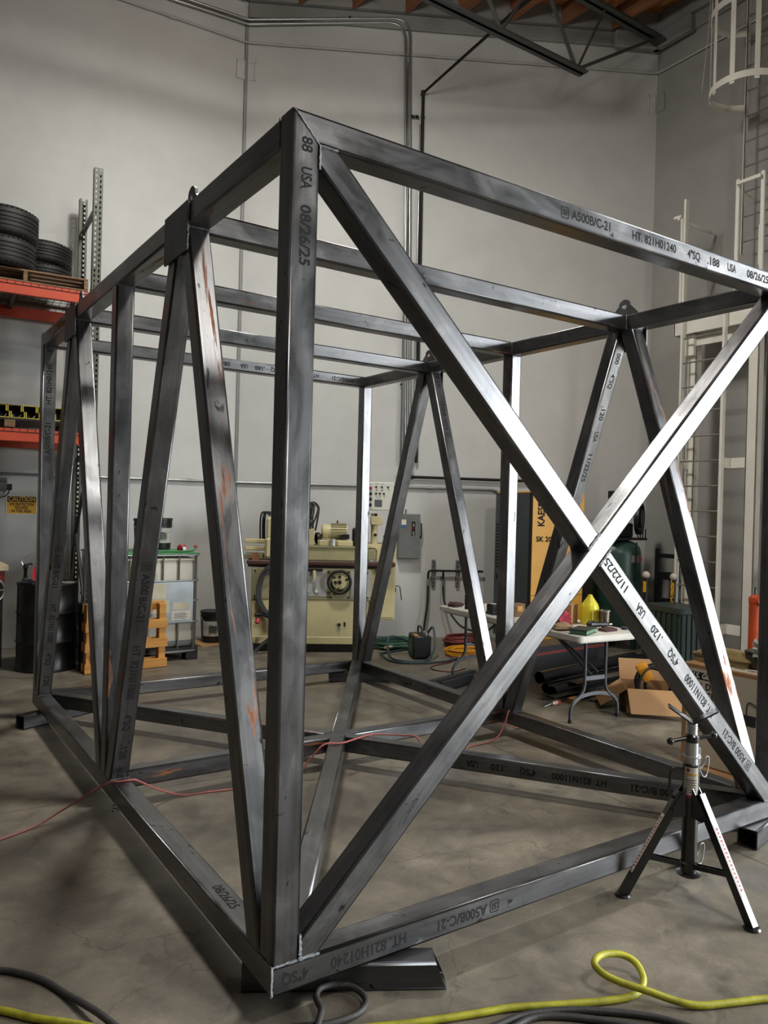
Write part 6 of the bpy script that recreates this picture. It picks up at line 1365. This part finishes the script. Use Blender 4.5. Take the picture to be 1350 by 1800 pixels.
MB().bx((-0.28, -0.20, 0.0), (0.30, 0.20, 0.10)).build('cradle', M_BLACK, en, smooth=False); MB().bx((-0.26, -0.18, 0.10), (0.28, 0.18, 0.62), 0.03).build('block', M_ENG, en)
lumpy(MB(), (0.1, 0.05, 0.52), (0.20, 0.22, 0.20), 61, 20, 14, 0.2).build('foil_wrap', mat('foil', '#8a8a88', 0.35, 0.6, 0.4, 20, 0.4), en)
MB().bx((-0.24, -0.14, 0.62), (0.26, 0.14, 0.80), 0.04, 2).build('cylinder_head', M_ENG, en); MB().bx((-0.20, -0.10, 0.80), (0.22, 0.10, 0.88), 0.03, 2).build('valve_cover', M_ENA, en)
for q in range(4): MB().path(smooth_pts([(-0.18+q*0.11, 0.10, 0.75), (-0.18+q*0.11, 0.24, 0.82), (-0.16+q*0.10, 0.26, 0.98), (-0.10+q*0.07, 0.16, 1.06)], 4), 0.028, 10).build('intake_runner', M_ENA, en)
MB().cyl((-0.34, 0.10, 1.04), (-0.16, 0.14, 1.04), 0.055, n=18).build('throttle_tube', M_BLACK, en); MB().cyl((-0.16, 0.12, 1.05), (0.2, 0.16, 1.06), 0.075, n=18).build('plenum', M_ENA, en)
MB().lathe([(0, 0), (0.13, 0), (0.13, 0.04), (0.05, 0.05), (0, 0.05)], c=(-0.28, 0, 0.35), n=28, axis=(-1, 0, 0)).build('pulley', M_BLACK, en)

# ---- fixed ladders (white painted steel)
M_LAD = mat('ladder_white', '#e8e6dc', 0.45, var=0.12, scale=4); M_RUNG = mat('rung_grey', '#8e8d88', 0.45, 0.3)
la = thing('fixed_ladder', 'white steel ladder on stand-off posts below the landing', 'ladder', (7.10, 3.27, 0))
def lb(name, a, b_, m=M_LAD, par=la, bev=0.003): return MB().bx(a, b_, bev).build(name, m, par, smooth=False)
for y0 in (-0.29, 0.265):
    lb('rail', (-0.035, y0, 0.0), (0.035, y0+0.03, 4.30 if y0 < 0 else 5.58), bev=0.006)
for k_ in range(14):
    z0 = 0.30+k_*0.2985
    if z0 < 4.3: MB().cyl((0, -0.275, z0), (0, 0.285, z0), 0.0105, n=8).build('rung', M_RUNG, la)
for y0, y1 in ((0.20, 0.33), (-0.60, -0.47)):
    lb('post', (0.16, y0, 0.04), (0.175, y1, 4.2)); lb('post', (0.16, y0, 0.04), (0.27, y0+0.014, 4.2)); lb('post', (0.16, y1-0.014, 0.04), (0.27, y1, 4.2)); lb('base_plate', (0.12, y0-0.03, 0.0), (0.29, y1+0.03, 0.04))
for z0 in (0.36, 2.30):
    lb('bracket', (0.036, 0.268, z0), (0.159, 0.292, z0+0.12)); lb('bracket', (0.036, -0.288, z0), (0.15, -0.272, z0+0.12)); lb('bracket', (0.15, -0.47, z0), (0.159, -0.272, z0+0.12))
# landing with guard rail
ld_ = thing('ladder_landing', 'white steel landing and guard rail at the top of the ladder', 'platform', (7.10, 3.27, 3.97))
def lq(name, a, b_, m=M_LAD, bev=0.003): return MB().bx(a, b_, bev).build(name, m, ld_, smooth=False)
lq('edge_channel', (0.05, -0.75, -0.02), (0.075, 0.45, 0.20)); lq('edge_channel', (0.05, 0.43, -0.02), (0.68, 0.455, 0.20)); lq('edge_channel', (0.05, -0.75, -0.02), (0.68, -0.73, 0.20)); lq('deck', (0.075, -0.73, 0.14), (0.66, 0.43, 0.155), M_RUNG)
lq('knee_brace', (0.10, 0.20, -0.28), (0.16, 0.32, -0.02)); lq('cross_channel', (0.16, -0.55, -0.16), (0.18, 0.25, 0.0))
for y0 in (0.36, ):
    lq('guard_post', (0.05, y0, 0.16), (0.09, y0+0.035, 1.42)); lq('guard_rail', (0.07, y0, 1.36), (0.68, y0+0.03, 1.40)); lq('mid_rail', (0.07, y0, 0.80), (0.68, y0+0.03, 0.83))
lq('guard_stub', (0.055, 0.39, 1.44), (0.085, 0.50, 1.475)); lq('guard_stub', (0.02, 0.39, 1.40), (0.06, 0.42, 1.43))
for y0 in (-0.39, -0.69):
    MB().bx((0.02, y0, 0.16), (0.055, y0+0.045, 1.63), 0.006).build('grab_rail', M_LAD, ld_, smooth=False); MB().cyl((0.022, y0+0.022, 1.625), (0.053, y0+0.022, 1.625), 0.0225, n=14).build('rounded_end', M_LAD, ld_)
lq('grab_tie', (0.0, -0.67, 1.585), (0.06, -0.38, 1.60)); lq('grab_tie', (-0.03, -0.67, 1.56), (-0.0, -0.38, 1.60))
MB().path([(0.33, -0.60, 0.7), (0.33, -0.60, 1.16), (0.33, -0.47, 1.16), (0.33, -0.47, 0.7)], 0.016, 8).build('wall_loop', M_LAD, ld_)
# caged ladder above
cl_ = thing('caged_ladder', 'white caged ladder rising to the roof above the landing', 'ladder', (7.60, 2.90, 0))
for y0 in (0.205, -0.235):
    MB().bx((-0.03, y0, 4.9), (0.03, y0+0.012, 8.58), 0.002).bx((-0.03, y0 if y0 > 0 else y0, 4.9), (-0.018, y0+0.022, 8.58), 0.002).build('rail', M_LAD, cl_, smooth=False)
for k_ in range(12): MB().cyl((0, -0.225, 5.05+k_*0.302), (0, 0.21, 5.05+k_*0.302), 0.0105, n=8).build('rung', M_RUNG, cl_)
def hoop(zz):
    pts = [(0.0, 0.215)] + [(-0.34-0.41*math.sin(R(a)), 0.41*math.cos(R(a))) for a in range(0, 181, 10)] + [(0.0, -0.235)]
    pts = [pts[0], (-0.14, 0.36)] + pts[1:-1] + [(-0.14, -0.37), pts[-1]]
    b = MB(); A, B = [], []
    for i, (px, py) in enumerate(pts):
        c = Vector((px, py, 0)); d = (Vector((*pts[min(i+1, len(pts)-1)], 0))-Vector((*pts[max(i-1, 0)], 0))).normalized(); n_ = Vector((d.y, -d.x, 0))*0.004
        A.append([b.bm.verts.new(c+n_*s+Vector((0, 0, zz+dz_))) for s, dz_ in ((1, 0), (1, 0.075), (-1, 0.075), (-1, 0))])
    for p, q in zip(A, A[1:]):
        for j in range(4): b.bm.faces.new((p[j], p[(j+1) % 4], q[(j+1) % 4], q[j]))
    b.build('hoop', M_LAD, cl_)
for zz in (6.63, 7.53, 8.35): hoop(zz)
for a in (25, 62, 98, 135): 
    px, py = -0.34-0.402*math.sin(R(a)), 0.402*math.cos(R(a)); MB().box((px, py, 7.53), (0.006, 0.055, 1.86), Matrix.Rotation(math.atan2(py, px+0.34), 3, 'Z')).build('cage_strap', M_LAD, cl_, smooth=False)
for zz in (5.6, 7.2): MB().bx((0.0, 0.208, zz), (0.20, 0.214, zz+0.05)).bx((0.0, -0.23, zz), (0.20, -0.224, zz+0.05)).build('wall_bracket', M_LAD, cl_, smooth=False)
o = MB().path(smooth_pts([(7.0, 3.22, 8.6), (6.985, 3.23, 7.6), (6.92, 3.26, 6.72)], 6), 0.005, 6).build('pull_cord', M_CONDP); tag(o, 'thin pale cord hanging beside the ladder cage', 'cord')
